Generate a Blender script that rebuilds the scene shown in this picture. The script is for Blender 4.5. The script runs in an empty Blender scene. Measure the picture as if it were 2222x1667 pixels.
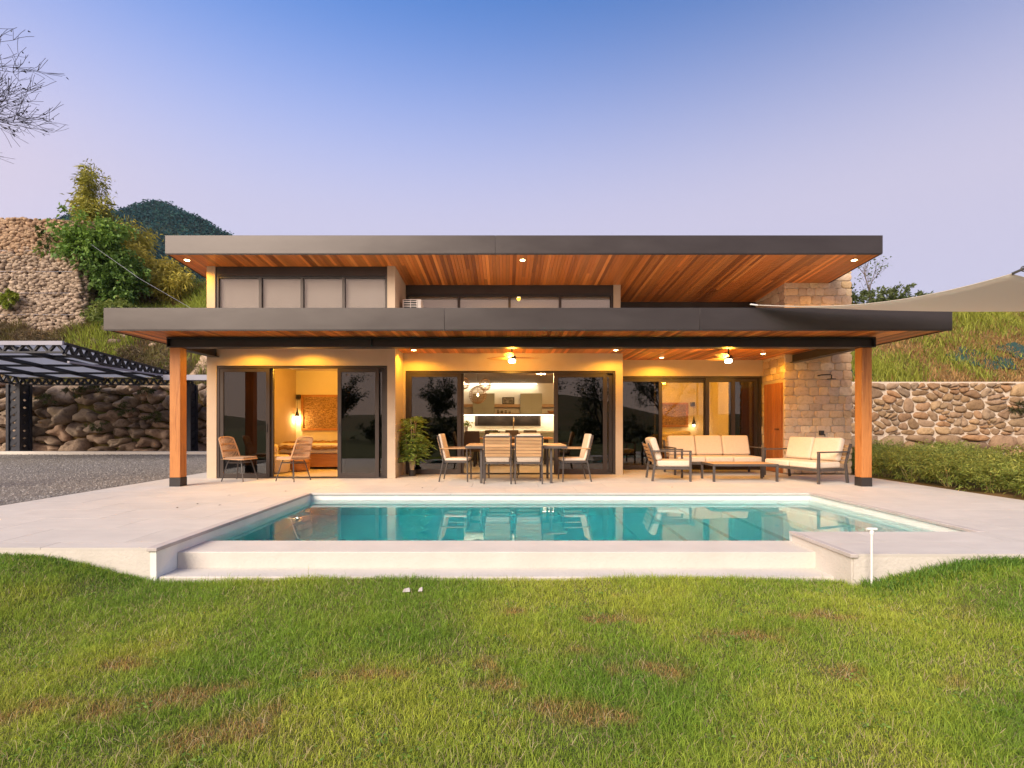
import bpy, math, random
import numpy as np
from mathutils import Vector, Matrix, noise as mnoise
R = math.radians
random.seed(7); rng = np.random.default_rng(11)
scene = bpy.context.scene
col = scene.collection

# ------------------------------------------------------------------ camera
cam = bpy.data.objects.new('camera', bpy.data.cameras.new('camera'))
col.objects.link(cam)
cam.location = (0, 0, 1.12); cam.rotation_euler = (R(90), 0, 0)
cam.data.sensor_width = 36; cam.data.lens = 1100 * 36 / 2222
cam.data.shift_x = 0.00675; cam.data.shift_y = 0.0389
cam.data.clip_start = 0.05; cam.data.clip_end = 4000
scene.camera = cam
# ------------------------------------------------------------------ world: dusk sky, sun just above the horizon behind the camera
SUN_EL, SUN_AZ = 6.0, 215.0        # azimuth clockwise from +Y: behind the camera, to the left
world = bpy.data.worlds.new('World'); scene.world = world; world.use_nodes = True
wn, wl = world.node_tree.nodes, world.node_tree.links
wn.clear()
sky = wn.new('ShaderNodeTexSky'); sky.sky_type = 'NISHITA'; sky.sun_disc = False
sky.sun_elevation = R(SUN_EL); sky.sun_rotation = R(360 - SUN_AZ)
sky.air_density = 1.0; sky.dust_density = .3; sky.ozone_density = 4.5; sky.altitude = 300
# pale lavender twilight haze all round the horizon, the same at every bearing
wtc = wn.new('ShaderNodeTexCoord'); wsep = wn.new('ShaderNodeSeparateXYZ'); wl.new(wtc.outputs['Generated'], wsep.inputs[0])
wmr = wn.new('ShaderNodeMapRange'); wmr.interpolation_type = 'SMOOTHSTEP'
wmr.inputs[1].default_value = .33; wmr.inputs[2].default_value = .70; wmr.inputs[3].default_value = .92; wmr.inputs[4].default_value = 0.0
wl.new(wsep.outputs[2], wmr.inputs[0])
wmx = wn.new('ShaderNodeMix'); wmx.data_type = 'RGBA'; wmx.clamp_factor = True
wti = wn.new('ShaderNodeMix'); wti.data_type = 'RGBA'; wti.blend_type = 'MULTIPLY'; wti.inputs[0].default_value = 1; wti.inputs[7].default_value = (.92, .82, .92, 1); wl.new(sky.outputs[0], wti.inputs[6])
wl.new(wmr.outputs[0], wmx.inputs[0]); wl.new(wti.outputs[2], wmx.inputs[6])
wdot = wn.new('ShaderNodeVectorMath'); wdot.operation = 'DOT_PRODUCT'; wl.new(wtc.outputs['Generated'], wdot.inputs[0])
wdot.inputs[1].default_value = (math.sin(R(SUN_AZ)), math.cos(R(SUN_AZ)), 0)
wside = wn.new('ShaderNodeMapRange'); wside.interpolation_type = 'SMOOTHSTEP'; wl.new(wdot.outputs['Value'], wside.inputs[0])
wside.inputs[1].default_value = -.5; wside.inputs[2].default_value = 1.0
whz = wn.new('ShaderNodeMix'); whz.data_type = 'RGBA'; wl.new(wside.outputs[0], whz.inputs[0])
whz.inputs[6].default_value = (1.46, 1.36, 1.72, 1); whz.inputs[7].default_value = (3.0, 2.0, 1.5, 1)   # lavender away from the sunset, peach towards it
wl.new(whz.outputs[2], wmx.inputs[7])
bg = wn.new('ShaderNodeBackground'); bg.inputs[1].default_value = 0.15
wout = wn.new('ShaderNodeOutputWorld')
wl.new(wmx.outputs[2], bg.inputs[0]); wl.new(bg.outputs[0], wout.inputs[0])
sun = bpy.data.objects.new('sun', bpy.data.lights.new('sun', 'SUN')); col.objects.link(sun)
sun.data.energy = 2.1; sun.data.angle = R(40); sun.data.color = (1, .86, .70)
_e, _a = R(34), R(SUN_AZ)
_d = Vector((math.sin(_a) * math.cos(_e), math.cos(_a) * math.cos(_e), math.sin(_e)))
sun.rotation_euler = _d.to_track_quat('Z', 'Y').to_euler()
vs = scene.view_settings
vs.view_transform = 'Standard'; vs.look = 'None'; vs.gamma = 1; vs.exposure = 1.6; vs.use_curve_mapping = False
scene.render.engine = 'CYCLES'
scene.cycles.use_denoising = True
scene.cycles.max_bounces = 10; scene.cycles.transparent_max_bounces = 24
scene.cycles.diffuse_bounces = 4; scene.cycles.glossy_bounces = 5; scene.cycles.transmission_bounces = 8
scene.cycles.sample_clamp_indirect = 6

# ------------------------------------------------------------------ materials
def rgba(c): return (c[0], c[1], c[2], 1)
def M(name, cols, scale=5.0, rough=.6, bump=0.0, bscale=None, metal=0.0, rnd=0.0, stretch=(1, 1, 1), spec=.5, detail=5, rndcols=None, rr=0.0, sheen=0):
    """procedural surface: noise between colours in object space, optional shift for each object, fine relief"""
    m = bpy.data.materials.new(name); m.use_nodes = True
    n, l = m.node_tree.nodes, m.node_tree.links; p = n['Principled BSDF']
    tc = n.new('ShaderNodeTexCoord'); oi = n.new('ShaderNodeObjectInfo')
    mul = n.new('ShaderNodeMath'); mul.operation = 'MULTIPLY'; mul.inputs[1].default_value = 57.3
    l.new(oi.outputs['Random'], mul.inputs[0])
    add = n.new('ShaderNodeVectorMath'); add.operation = 'ADD'
    l.new(tc.outputs['Object'], add.inputs[0]); l.new(mul.outputs[0], add.inputs[1])
    mp = n.new('ShaderNodeMapping'); mp.inputs['Scale'].default_value = stretch
    l.new(add.outputs[0], mp.inputs['Vector'])
    nz = n.new('ShaderNodeTexNoise'); nz.inputs['Scale'].default_value = scale; nz.inputs['Detail'].default_value = detail; nz.inputs['Roughness'].default_value = .6
    l.new(mp.outputs[0], nz.inputs['Vector'])
    cr = n.new('ShaderNodeValToRGB'); e = cr.color_ramp.elements
    e[0].position = .3; e[1].position = .7
    e[0].color = rgba(cols[0]); e[1].color = rgba(cols[-1])
    for i, c in enumerate(cols[1:-1]):
        x = e.new(.3 + .4 * (i + 1) / (len(cols) - 1)); x.color = rgba(c)
    l.new(nz.outputs['Fac'], cr.inputs[0]); out = cr.outputs[0]
    if rndcols:
        c2 = n.new('ShaderNodeValToRGB'); e = c2.color_ramp.elements
        e[0].position = 0; e[1].position = 1
        e[0].color = rgba(rndcols[0]); e[1].color = rgba(rndcols[-1])
        for i, c in enumerate(rndcols[1:-1]):
            x = e.new((i + 1) / (len(rndcols) - 1)); x.color = rgba(c)
        l.new(oi.outputs['Random'], c2.inputs[0])
        mx = n.new('ShaderNodeMix'); mx.data_type = 'RGBA'; mx.blend_type = 'MULTIPLY'; mx.inputs[0].default_value = 1
        l.new(out, mx.inputs[6]); l.new(c2.outputs[0], mx.inputs[7]); out = mx.outputs[2]
    if rnd:
        hs = n.new('ShaderNodeHueSaturation'); mr = n.new('ShaderNodeMapRange')
        mr.inputs[3].default_value = 1 - rnd; mr.inputs[4].default_value = 1 + rnd
        fr = n.new('ShaderNodeMath'); fr.operation = 'MULTIPLY'; fr.inputs[1].default_value = 7.77
        f2 = n.new('ShaderNodeMath'); f2.operation = 'FRACT'
        l.new(oi.outputs['Random'], fr.inputs[0]); l.new(fr.outputs[0], f2.inputs[0]); l.new(f2.outputs[0], mr.inputs[0])
        l.new(mr.outputs[0], hs.inputs['Value']); l.new(out, hs.inputs['Color']); out = hs.outputs[0]
    l.new(out, p.inputs['Base Color'])
    p.inputs['Roughness'].default_value = rough; p.inputs['Metallic'].default_value = metal
    p.inputs['Specular IOR Level'].default_value = spec
    if rr:
        m2 = n.new('ShaderNodeMapRange'); m2.inputs[3].default_value = rough - rr; m2.inputs[4].default_value = rough + rr
        l.new(nz.outputs['Fac'], m2.inputs[0]); l.new(m2.outputs[0], p.inputs['Roughness'])
    if bump:
        nb = n.new('ShaderNodeTexNoise'); nb.inputs['Scale'].default_value = bscale or scale * 4; nb.inputs['Detail'].default_value = 6
        l.new(mp.outputs[0], nb.inputs['Vector'])
        bp = n.new('ShaderNodeBump'); bp.inputs['Strength'].default_value = bump; bp.inputs['Distance'].default_value = .02
        l.new(nb.outputs['Fac'], bp.inputs['Height']); l.new(bp.outputs[0], p.inputs['Normal'])
    return m
def leafmat(name, trans=.3, rough=.55, spec=.3):
    m = bpy.data.materials.new(name); m.use_nodes = True
    n, l = m.node_tree.nodes, m.node_tree.links; p = n['Principled BSDF']; o = n['Material Output']
    a = n.new('ShaderNodeAttribute'); a.attribute_name = 'Col'
    l.new(a.outputs['Color'], p.inputs['Base Color']); p.inputs['Roughness'].default_value = rough; p.inputs['Specular IOR Level'].default_value = spec
    t = n.new('ShaderNodeBsdfTranslucent'); l.new(a.outputs['Color'], t.inputs[0])
    mx = n.new('ShaderNodeMixShader'); mx.inputs[0].default_value = trans
    l.new(p.outputs[0], mx.inputs[1]); l.new(t.outputs[0], mx.inputs[2]); l.new(mx.outputs[0], o.inputs[0])
    return m
def glassmat(name, tint, boost=1.0, rough=0.0, ior=1.5):
    m = bpy.data.materials.new(name); m.use_nodes = True
    n, l = m.node_tree.nodes, m.node_tree.links; n.remove(n['Principled BSDF']); o = n['Material Output']
    t = n.new('ShaderNodeBsdfTransparent'); t.inputs[0].default_value = rgba(tint)
    g = n.new('ShaderNodeBsdfGlossy'); g.inputs['Roughness'].default_value = rough
    f = n.new('ShaderNodeFresnel'); f.inputs[0].default_value = ior
    k = n.new('ShaderNodeMath'); k.operation = 'MULTIPLY'; k.inputs[1].default_value = boost; k.use_clamp = True
    mx = n.new('ShaderNodeMixShader')
    l.new(f.outputs[0], k.inputs[0]); l.new(k.outputs[0], mx.inputs[0]); l.new(t.outputs[0], mx.inputs[1]); l.new(g.outputs[0], mx.inputs[2])
    l.new(mx.outputs[0], o.inputs[0]); return m
def transmat(name, c, f=.7):
    m = bpy.data.materials.new(name); m.use_nodes = True
    n, l = m.node_tree.nodes, m.node_tree.links; p = n['Principled BSDF']; o = n['Material Output']
    p.inputs['Base Color'].default_value = rgba(c); p.inputs['Roughness'].default_value = .4
    t = n.new('ShaderNodeBsdfTranslucent'); t.inputs[0].default_value = rgba(c); mx = n.new('ShaderNodeMixShader'); mx.inputs[0].default_value = f
    l.new(p.outputs[0], mx.inputs[1]); l.new(t.outputs[0], mx.inputs[2]); l.new(mx.outputs[0], o.inputs[0]); return m
def emis(name, c, s):
    m = bpy.data.materials.new(name); m.use_nodes = True; p = m.node_tree.nodes['Principled BSDF']
    p.inputs['Base Color'].default_value = rgba(c); p.inputs['Emission Color'].default_value = rgba(c); p.inputs['Emission Strength'].default_value = s
    return m

WARM = (1, .58, .2); AMBER = (1, .46, .03)
m_plaster = M('plaster', [(.50, .39, .285), (.55, .435, .32)], 3, .85, .15, 60, spec=.2)
m_intwall = M('interior_plaster', [(.72, .66, .56), (.76, .70, .60)], 2, .9, spec=.2)
m_kitwall = M('kitchen_white', [(.80, .77, .70), (.82, .79, .73)], 2, .7, spec=.3)
m_floor = M('interior_tile', [(.60, .52, .42), (.68, .60, .50)], 2, .35, spec=.5)
m_tile = M('terrace_tile', [(.52, .485, .447), (.59, .552, .508)], 3.0, .6, .12, 90, rnd=.035, spec=.35, rr=.1)
m_grout = M('grout', [(.3, .27, .24), (.36, .33, .3)], 8, .9)
m_cement = M('cement', [(.54, .50, .45), (.61, .565, .51)], 2.5, .85, .25, 40)
m_coping = M('coping_stone', [(.42, .38, .36), (.52, .47, .45)], 5, .7, .15, 60)
m_poolfin = M('pool_plaster', [(.70, .72, .69), (.78, .79, .76)], 4, .7, .1, 40)
m_fascia = M('fascia_metal', [(.060, .054, .053), (.08, .072, .070)], .8, .38, .03, 3, metal=.75, spec=.5, rr=.07, stretch=(1, 1, 3))
m_black = M('black_steel', [(.018, .015, .015), (.03, .026, .025)], 3, .42, .05, 40, spec=.5)
m_carport = M('carport_steel', [(.012, .014, .022), (.02, .022, .034)], 3, .45, .05, 40)
m_carlight = M('carport_gutter', [(.28, .28, .34), (.33, .33, .40)], 2, .4, spec=.5)
m_alum = M('bronze_frame', [(.045, .034, .03), (.06, .046, .04)], 3, .4, metal=.3)
m_soffit = M('soffit_board', [(.56, .185, .034), (.70, .255, .055), (.42, .125, .022)], 6, .34, .12, 30, stretch=(5, .6, 5), rndcols=[(.95, .9, .85), (.5, .4, .33), (1.15, 1.15, 1.2), (.7, .6, .52), (1.05, .9, .8), (.42, .33, .27), (.85, .78, .7)], rnd=.34)
m_post = M('post_wood', [(.40, .145, .036), (.50, .20, .055), (.29, .092, .02)], 3, .5, .25, 20, stretch=(7, 7, .5))
m_wood = M('oiled_wood', [(.36, .15, .045), (.48, .22, .07)], 4, .5, .15, 30, stretch=(.7, 6, 6), rnd=.15)
m_teak = M('teak_slat', [(.42, .24, .11), (.54, .33, .16)], 5, .55, .15, 30, stretch=(.8, 6, 6), rnd=.2)
m_door = M('wood_door', [(.34, .11, .03), (.46, .17, .05)], 4, .4, .1, 20, stretch=(6, 6, .5), rnd=.1)
m_stone = M('cut_stone', [(.88, .80, .70), (1.05, .98, .9), (.80, .70, .60)], 9, .9, .7, 30, rndcols=[(.68, .53, .35), (.60, .47, .36), (.76, .63, .44), (.62, .48, .37), (.72, .54, .32), (.56, .45, .36), (.80, .69, .52)], rnd=.14, spec=.2)
m_mortar = M('mortar', [(.50, .40, .30), (.58, .47, .36)], 12, .95, .6, 60, spec=.1)
m_rubmortar = M('rubble_mortar', [(.52, .43, .34), (.62, .52, .42)], 10, .95, .7, 50, spec=.1)
m_rubble = M('rubble_stone', [(.72, .68, .62), (1, .96, .9), (.6, .55, .5)], 6, .9, .9, 22, rndcols=[(.30, .20, .12), (.35, .235, .135), (.25, .175, .12), (.34, .20, .11), (.28, .21, .155), (.40, .28, .165)], rnd=.2, spec=.2)
m_boulder = M('boulder_stone', [(.55, .52, .5), (1, .97, .92), (.4, .38, .34)], 3.2, .92, 1.0, 14, rndcols=[(.31, .24, .185), (.37, .275, .205), (.25, .20, .165), (.36, .29, .22), (.40, .275, .20)], rnd=.22, spec=.2)
m_earth = M('earth', [(.07, .05, .035), (.13, .09, .06)], 5, .95, .8, 20, spec=.1)
m_gravel = M('gravel', [(.09, .082, .074), (.26, .235, .21), (.15, .135, .12), (.33, .30, .27)], 38, .9, 1.0, 60, spec=.2, detail=2)
m_pebble = M('gravel_stones', [(.12, .11, .105), (.30, .28, .265)], 20, .85, .4, 60)
m_roofbounce = M('roof_bounce_sheet', [(.50, .47, .43), (.58, .55, .51)], 2, .85)  # kept pale to throw light up at the upper soffit
m_rattan = M('rattan', [(.52, .30, .15), (.62, .38, .21)], 20, .55, .2, 60)
m_taupe = M('taupe_cushion', [(.36, .26, .19), (.42, .31, .23)], 40, .9, .4, 200, spec=.2)
m_cream = M('cream_cushion', [(.66, .55, .43), (.72, .61, .49)], 30, .9, .35, 220, spec=.2)
m_frame = M('grey_frame', [(.06, .05, .046), (.085, .072, .066)], 5, .45, spec=.5)
m_globe = M('dark_rattan', [(.20, .10, .04), (.30, .16, .065)], 20, .6)
m_white = M('white_paint', [(.78, .76, .74), (.82, .80, .78)], 3, .5)
m_sage = M('sage_cabinet', [(.36, .36, .29), (.39, .39, .32)], 2, .5)
m_shelf = M('shelf_wood', [(.42, .26, .14), (.52, .33, .19)], 4, .5, stretch=(.6, 6, 6))
m_darkceil = M('dark_ceiling_wood', [(.10, .06, .035), (.15, .09, .05)], 4, .6, stretch=(6, .5, 6))
m_leather = M('brown_leather', [(.05, .025, .014), (.075, .038, .02)], 8, .45, .2, 80)
m_curtain = M('dark_curtain', [(.05, .042, .036), (.07, .06, .05)], 4, .9, stretch=(12, 12, .3))
m_blind = M('roller_blind', [(.78, .73, .67), (.81, .76, .70)], 1, .9, spec=.1)
m_sheet = M('bed_linen', [(.66, .58, .5), (.72, .64, .56)], 4, .9, .3, 8)
m_throw = M('fur_throw', [(.16, .08, .035), (.30, .17, .08)], 14, .95, 1.0, 40)
m_sail = transmat('sail_cloth', (.74, .67, .58), .5)
m_rope = M('dark_rope', [(.03, .03, .025), (.06, .055, .05)], 40, .8)
m_pvc = M('white_pipe', [(.78, .76, .74), (.83, .81, .79)], 4, .4)
m_soil = M('lawn_soil', [(.075, .10, .025), (.12, .12, .04), (.09, .12, .028)], 3, .95, .8, 30, spec=.1)
m_bark = M('bark', [(.10, .075, .06), (.17, .13, .105)], 6, .9, .6, 20, spec=.1)
m_twig = M('dark_bark', [(.045, .035, .035), (.075, .06, .055)], 6, .9, .4, 20, spec=.1)
m_cane = M('cane', [(.30, .24, .10), (.38, .31, .13)], 6, .6)
m_stem = M('plant_stem', [(.45, .33, .20), (.52, .40, .26)], 20, .6)
m_cobble = leafmat('cobble_stones', 0, .9, .2)
m_leaf = leafmat('leaves', .28); m_grass = leafmat('grass_blades', .32, .6, .25)
m_far = leafmat('far_leaves', .15, .9, .1)
m_glass = glassmat('door_glass', (.30, .27, .25), 2.4)
m_clear = glassmat('clear_glass', (.80, .78, .75), 1.6)
m_clere = glassmat('clerestory_glass', (.93, .92, .91), 2.4)
m_polycarb = transmat('polycarbonate', (.60, .62, .68))
m_bulb = emis('warm_lamp', (1, .66, .24), 14); m_bulbw = emis('pale_lamp', (1, .86, .6), 10)
m_led = emis('led_strip', (1, .88, .66), 4); m_bulbs = emis('soft_bulb', (1, .74, .42), 2.5)
m_steel = M('brushed_brass', [(.45, .30, .14), (.5, .34, .17)], 10, .3, metal=.9)
m_ac = M('white_plastic', [(.70, .66, .62), (.74, .70, .66)], 3, .5)
def weave_mat():
    m = M('woven_fibre', [(.09, .045, .016), (.50, .31, .12), (.18, .095, .035), (.60, .39, .16)], 17, .9, .8, 30, stretch=(.55, 1, 2.0), detail=2)
    return m
m_weave = weave_mat()
def hill_mat():
    m = M('hill_soil', [(.10, .085, .025), (.19, .115, .05), (.09, .10, .022), (.20, .13, .06)], .55, .95, 1.0, 5, spec=.1, detail=8); return m
m_hill = hill_mat()
def water_mat():
    m = bpy.data.materials.new('pool_water'); m.use_nodes = True
    n, l = m.node_tree.nodes, m.node_tree.links; n.remove(n['Principled BSDF']); o = n['Material Output']
    g = n.new('ShaderNodeBsdfGlass'); g.inputs['IOR'].default_value = 1.33; g.inputs['Roughness'].default_value = 0
    tc = n.new('ShaderNodeTexCoord'); nz = n.new('ShaderNodeTexNoise'); nz.inputs['Scale'].default_value = 1.1; nz.inputs['Detail'].default_value = 2
    l.new(tc.outputs['Object'], nz.inputs['Vector'])
    b = n.new('ShaderNodeBump'); b.inputs['Strength'].default_value = .03; b.inputs['Distance'].default_value = .05
    l.new(nz.outputs['Fac'], b.inputs['Height']); l.new(b.outputs[0], g.inputs['Normal'])
    v = n.new('ShaderNodeVolumeAbsorption'); v.inputs[0].default_value = (0, .88, .92, 1); v.inputs[1].default_value = .95
    l.new(g.outputs[0], o.inputs[0]); l.new(v.outputs[0], o.inputs['Volume']); return m
m_water = water_mat()

# ------------------------------------------------------------------ helpers
def link(o, parent=None):
    col.objects.link(o)
    if parent is not None: o.parent = parent
    return o
def tag(o, label=None, cat=None, group=None, kind=None):
    if label: o['label'] = label
    if cat: o['category'] = cat
    if group: o['group'] = group
    if kind: o['kind'] = kind
    return o
def thing(name, label, cat, loc=(0, 0, 0), rz=0.0, group=None):
    o = bpy.data.objects.new(name, None); col.objects.link(o)
    o.empty_display_size = .1; o.location = loc; o.rotation_euler = (0, 0, rz)
    return tag(o, label, cat, group)
def copy_tree(o, parent=None):
    c = o.copy(); col.objects.link(c)
    c.parent = parent
    for ch in list(o.children): copy_tree(ch, c)
    return c
class MB:
    def __init__(s): s.v = []; s.f = []
    def box(s, x0, x1, y0, y1, z0, z1):
        b = len(s.v)
        s.v += [(x0, y0, z0), (x1, y0, z0), (x1, y1, z0), (x0, y1, z0), (x0, y0, z1), (x1, y0, z1), (x1, y1, z1), (x0, y1, z1)]
        s.f += [tuple(b + i for i in q) for q in ((0, 3, 2, 1), (4, 5, 6, 7), (0, 1, 5, 4), (1, 2, 6, 5), (2, 3, 7, 6), (3, 0, 4, 7))]
        return s
    def hexa(s, pts):
        b = len(s.v); s.v += [tuple(p) for p in pts]
        s.f += [tuple(b + i for i in q) for q in ((0, 3, 2, 1), (4, 5, 6, 7), (0, 1, 5, 4), (1, 2, 6, 5), (2, 3, 7, 6), (3, 0, 4, 7))]
        return s
    def bar(s, p, q, w, h, up=(0, 0, 1)):
        p, q = Vector(p), Vector(q); d = (q - p).normalized(); u = Vector(up)
        if abs(d.dot(u)) > .97: u = Vector((0, 1, 0))
        r = d.cross(u).normalized() * w / 2; u = r.cross(d).normalized() * h / 2
        return s.hexa([p - r - u, p + r - u, q + r - u, q - r - u, p - r + u, p + r + u, q + r + u, q - r + u])
    def tube(s, pts, r, n=6, closed=False, r1=None, caps=True):
        pts = [Vector(p) for p in pts]; k = len(pts); base = len(s.v)
        nrm = None
        for i, p in enumerate(pts):
            a = pts[(i - 1) % k] if (i or closed) else p; c = pts[(i + 1) % k] if (i < k - 1 or closed) else p
            t = (c - a).normalized()
            if nrm is None:
                nrm = t.orthogonal().normalized()
            nrm = (nrm - t * nrm.dot(t)).normalized(); bn = t.cross(nrm)
            rr = r if r1 is None else r + (r1 - r) * i / max(1, k - 1)
            for j in range(n):
                an = 2 * math.pi * j / n
                s.v.append(tuple(p + (nrm * math.cos(an) + bn * math.sin(an)) * rr))
        for i in range(k if closed else k - 1):
            A = base + i * n; B = base + ((i + 1) % k) * n
            for j in range(n):
                s.f.append((A + j, A + (j + 1) % n, B + (j + 1) % n, B + j))
        if caps and not closed:
            s.f.append(tuple(base + j for j in range(n))[::-1]); s.f.append(tuple(base + (k - 1) * n + j for j in range(n)))
        return s
    def lathe(s, prof, cx=0, cy=0, n=16):
        b = len(s.v); k = len(prof)
        for r, z in prof:
            for j in range(n):
                a = 2 * math.pi * j / n; s.v.append((cx + r * math.cos(a), cy + r * math.sin(a), z))
        for i in range(k - 1):
            for j in range(n):
                s.f.append((b + i * n + j, b + i * n + (j + 1) % n, b + (i + 1) * n + (j + 1) % n, b + (i + 1) * n + j))
        s.f.append(tuple(b + j for j in range(n))[::-1]); s.f.append(tuple(b + (k - 1) * n + j for j in range(n)))
        return s
    def build(s, name, mat, parent=None, bevel=0.0, smooth=False, seg=2):
        me = bpy.data.meshes.new(name); me.from_pydata(s.v, [], s.f); me.materials.append(mat)
        o = bpy.data.objects.new(name, me); link(o, parent)
        if smooth:
            me.polygons.foreach_set('use_smooth', [True] * len(me.polygons)); me.set_sharp_from_angle(angle=R(42))
        if bevel:
            b = o.modifiers.new('bevel', 'BEVEL'); b.width = bevel; b.segments = seg; b.limit_method = 'ANGLE'
            me.polygons.foreach_set('use_smooth', [True] * len(me.polygons)); me.set_sharp_from_angle(angle=R(50))
        return o
def bx(name, mat, parent, x0, x1, y0, y1, z0, z1, bevel=0.0, seg=2):
    return MB().box(x0, x1, y0, y1, z0, z1).build(name, mat, parent, bevel, seg=seg)
def np_mesh(name, V, F, mat, parent=None, C=None, smooth=False):
    """F: list of int arrays (M,k)"""
    me = bpy.data.meshes.new(name); V = np.asarray(V, np.float32)
    me.vertices.add(len(V)); me.vertices.foreach_set('co', V.ravel())
    loops = np.concatenate([f.ravel() for f in F]).astype(np.int32)
    sizes = np.concatenate([np.full(len(f), f.shape[1], np.int32) for f in F])
    starts = np.concatenate([[0], np.cumsum(sizes)[:-1]]).astype(np.int32)
    me.loops.add(len(loops)); me.loops.foreach_set('vertex_index', loops)
    me.polygons.add(len(sizes)); me.polygons.foreach_set('loop_start', starts)
    if smooth: me.polygons.foreach_set('use_smooth', np.ones(len(sizes), bool))
    me.update(calc_edges=True)
    if C is not None:
        a = me.color_attributes.new('Col', 'FLOAT_COLOR', 'POINT')
        c4 = np.ones((len(V), 4), np.float32); c4[:, :3] = C; a.data.foreach_set('color', c4.ravel())
    me.materials.append(mat)
    return link(bpy.data.objects.new(name, me), parent)
def blades(name, P, H, W, lean, C, mat, parent=None):
    """grass blades: five points each"""
    P = np.asarray(P); N = len(P); H = np.broadcast_to(H, N); W = np.broadcast_to(W, N)
    a = rng.uniform(0, 2 * np.pi, N); px, py = np.cos(a), np.sin(a)
    b = rng.uniform(0, 2 * np.pi, N); L = H * lean * rng.uniform(.2, 1.3, N)
    lx, ly = np.cos(b) * L, np.sin(b) * L
    V = np.zeros((N, 5, 3)); w = W / 2
    V[:, 0] = P + np.stack([px * w, py * w, -.01 * np.ones(N)], 1); V[:, 1] = P - np.stack([px * w, py * w, .01 * np.ones(N)], 1)
    mid = P + np.stack([lx * .35, ly * .35, H * .6], 1)
    V[:, 2] = mid + np.stack([px * w * .7, py * w * .7, 0 * w], 1); V[:, 3] = mid - np.stack([px * w * .7, py * w * .7, 0 * w], 1)
    V[:, 4] = P + np.stack([lx, ly, H * np.sqrt(np.clip(1.05 - (L / H) ** 2 * .5, .2, 1))], 1)
    i = np.arange(N)[:, None] * 5
    return np_mesh(name, V.reshape(-1, 3), [i + np.array([[0, 1, 3, 2]]), i + np.array([[2, 3, 4]])], mat, parent, np.repeat(C, 5, 0))
def leaves(name, P, L, W, D, C, mat, parent=None, droop=0.25):
    """leaves: four-point folded diamonds, D = direction of each leaf"""
    P = np.asarray(P); N = len(P); L = np.broadcast_to(L, N)[:, None]; W = np.broadcast_to(W, N)[:, None]
    D = D / (np.linalg.norm(D, axis=1, keepdims=True) + 1e-9)
    u = rng.normal(size=(N, 3)); s = np.cross(D, u); s /= (np.linalg.norm(s, axis=1, keepdims=True) + 1e-9)
    nn = np.cross(s, D)
    V = np.zeros((N, 4, 3)); V[:, 0] = P; V[:, 2] = P + D * L; V[:, 2, 2] -= (L * droop)[:, 0]
    m = P + D * L * .45 + nn * L * .06
    V[:, 1] = m + s * W / 2; V[:, 3] = m - s * W / 2
    i = np.arange(N)[:, None] * 4
    return np_mesh(name, V.reshape(-1, 3), [i + np.array([[0, 1, 2]]), i + np.array([[0, 2, 3]])], mat, parent, np.repeat(C, 4, 0))
def cmix(a, b, t, var=.15):
    t = np.asarray(t)[:, None]; c = np.array(a)[None] * (1 - t) + np.array(b)[None] * t
    return np.clip(c * rng.uniform(1 - var, 1 + var, (len(t), 1)), 0, 1)
def vnoise(X, Y, s, seed=0.0):
    return np.array([mnoise.noise(Vector((x * s + seed, y * s - seed, seed * .37))) for x, y in zip(X, Y)])
def cells(u0, u1, v0, v1, n, aspect, seed, relax=2):
    """2D Voronoi cells in a rectangle; aspect > 1 makes them wide"""
    r = np.random.default_rng(seed); w, h = (u1 - u0) / aspect, v1 - v0
    pts = np.stack([r.uniform(0, w, n), r.uniform(0, h, n)], 1)
    def run():
        out = []
        for i in range(n):
            poly = [(0, 0), (w, 0), (w, h), (0, h)]; p = pts[i]
            dd = ((pts - p) ** 2).sum(1); order = np.argsort(dd)[1:26]
            for j in order:
                q = pts[j]; mx, my = (p + q) / 2; nx, ny = q - p; new = []
                for k in range(len(poly)):
                    a, b = poly[k], poly[(k + 1) % len(poly)]
                    da = (a[0] - mx) * nx + (a[1] - my) * ny; db = (b[0] - mx) * nx + (b[1] - my) * ny
                    if da <= 0: new.append(a)
                    if da * db < 0:
                        t = da / (da - db); new.append((a[0] + (b[0] - a[0]) * t, a[1] + (b[1] - a[1]) * t))
                poly = new
                if len(poly) < 3: break
            out.append(poly)
        return out
    for _ in range(relax):
        cs = run()
        for i, c in enumerate(cs):
            if len(c) >= 3: pts[i] = pts[i] * .4 + np.mean(c, 0) * .6
    return [[(u0 + x * aspect, v0 + y) for x, y in c] for c in run() if len(c) >= 3]
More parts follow.
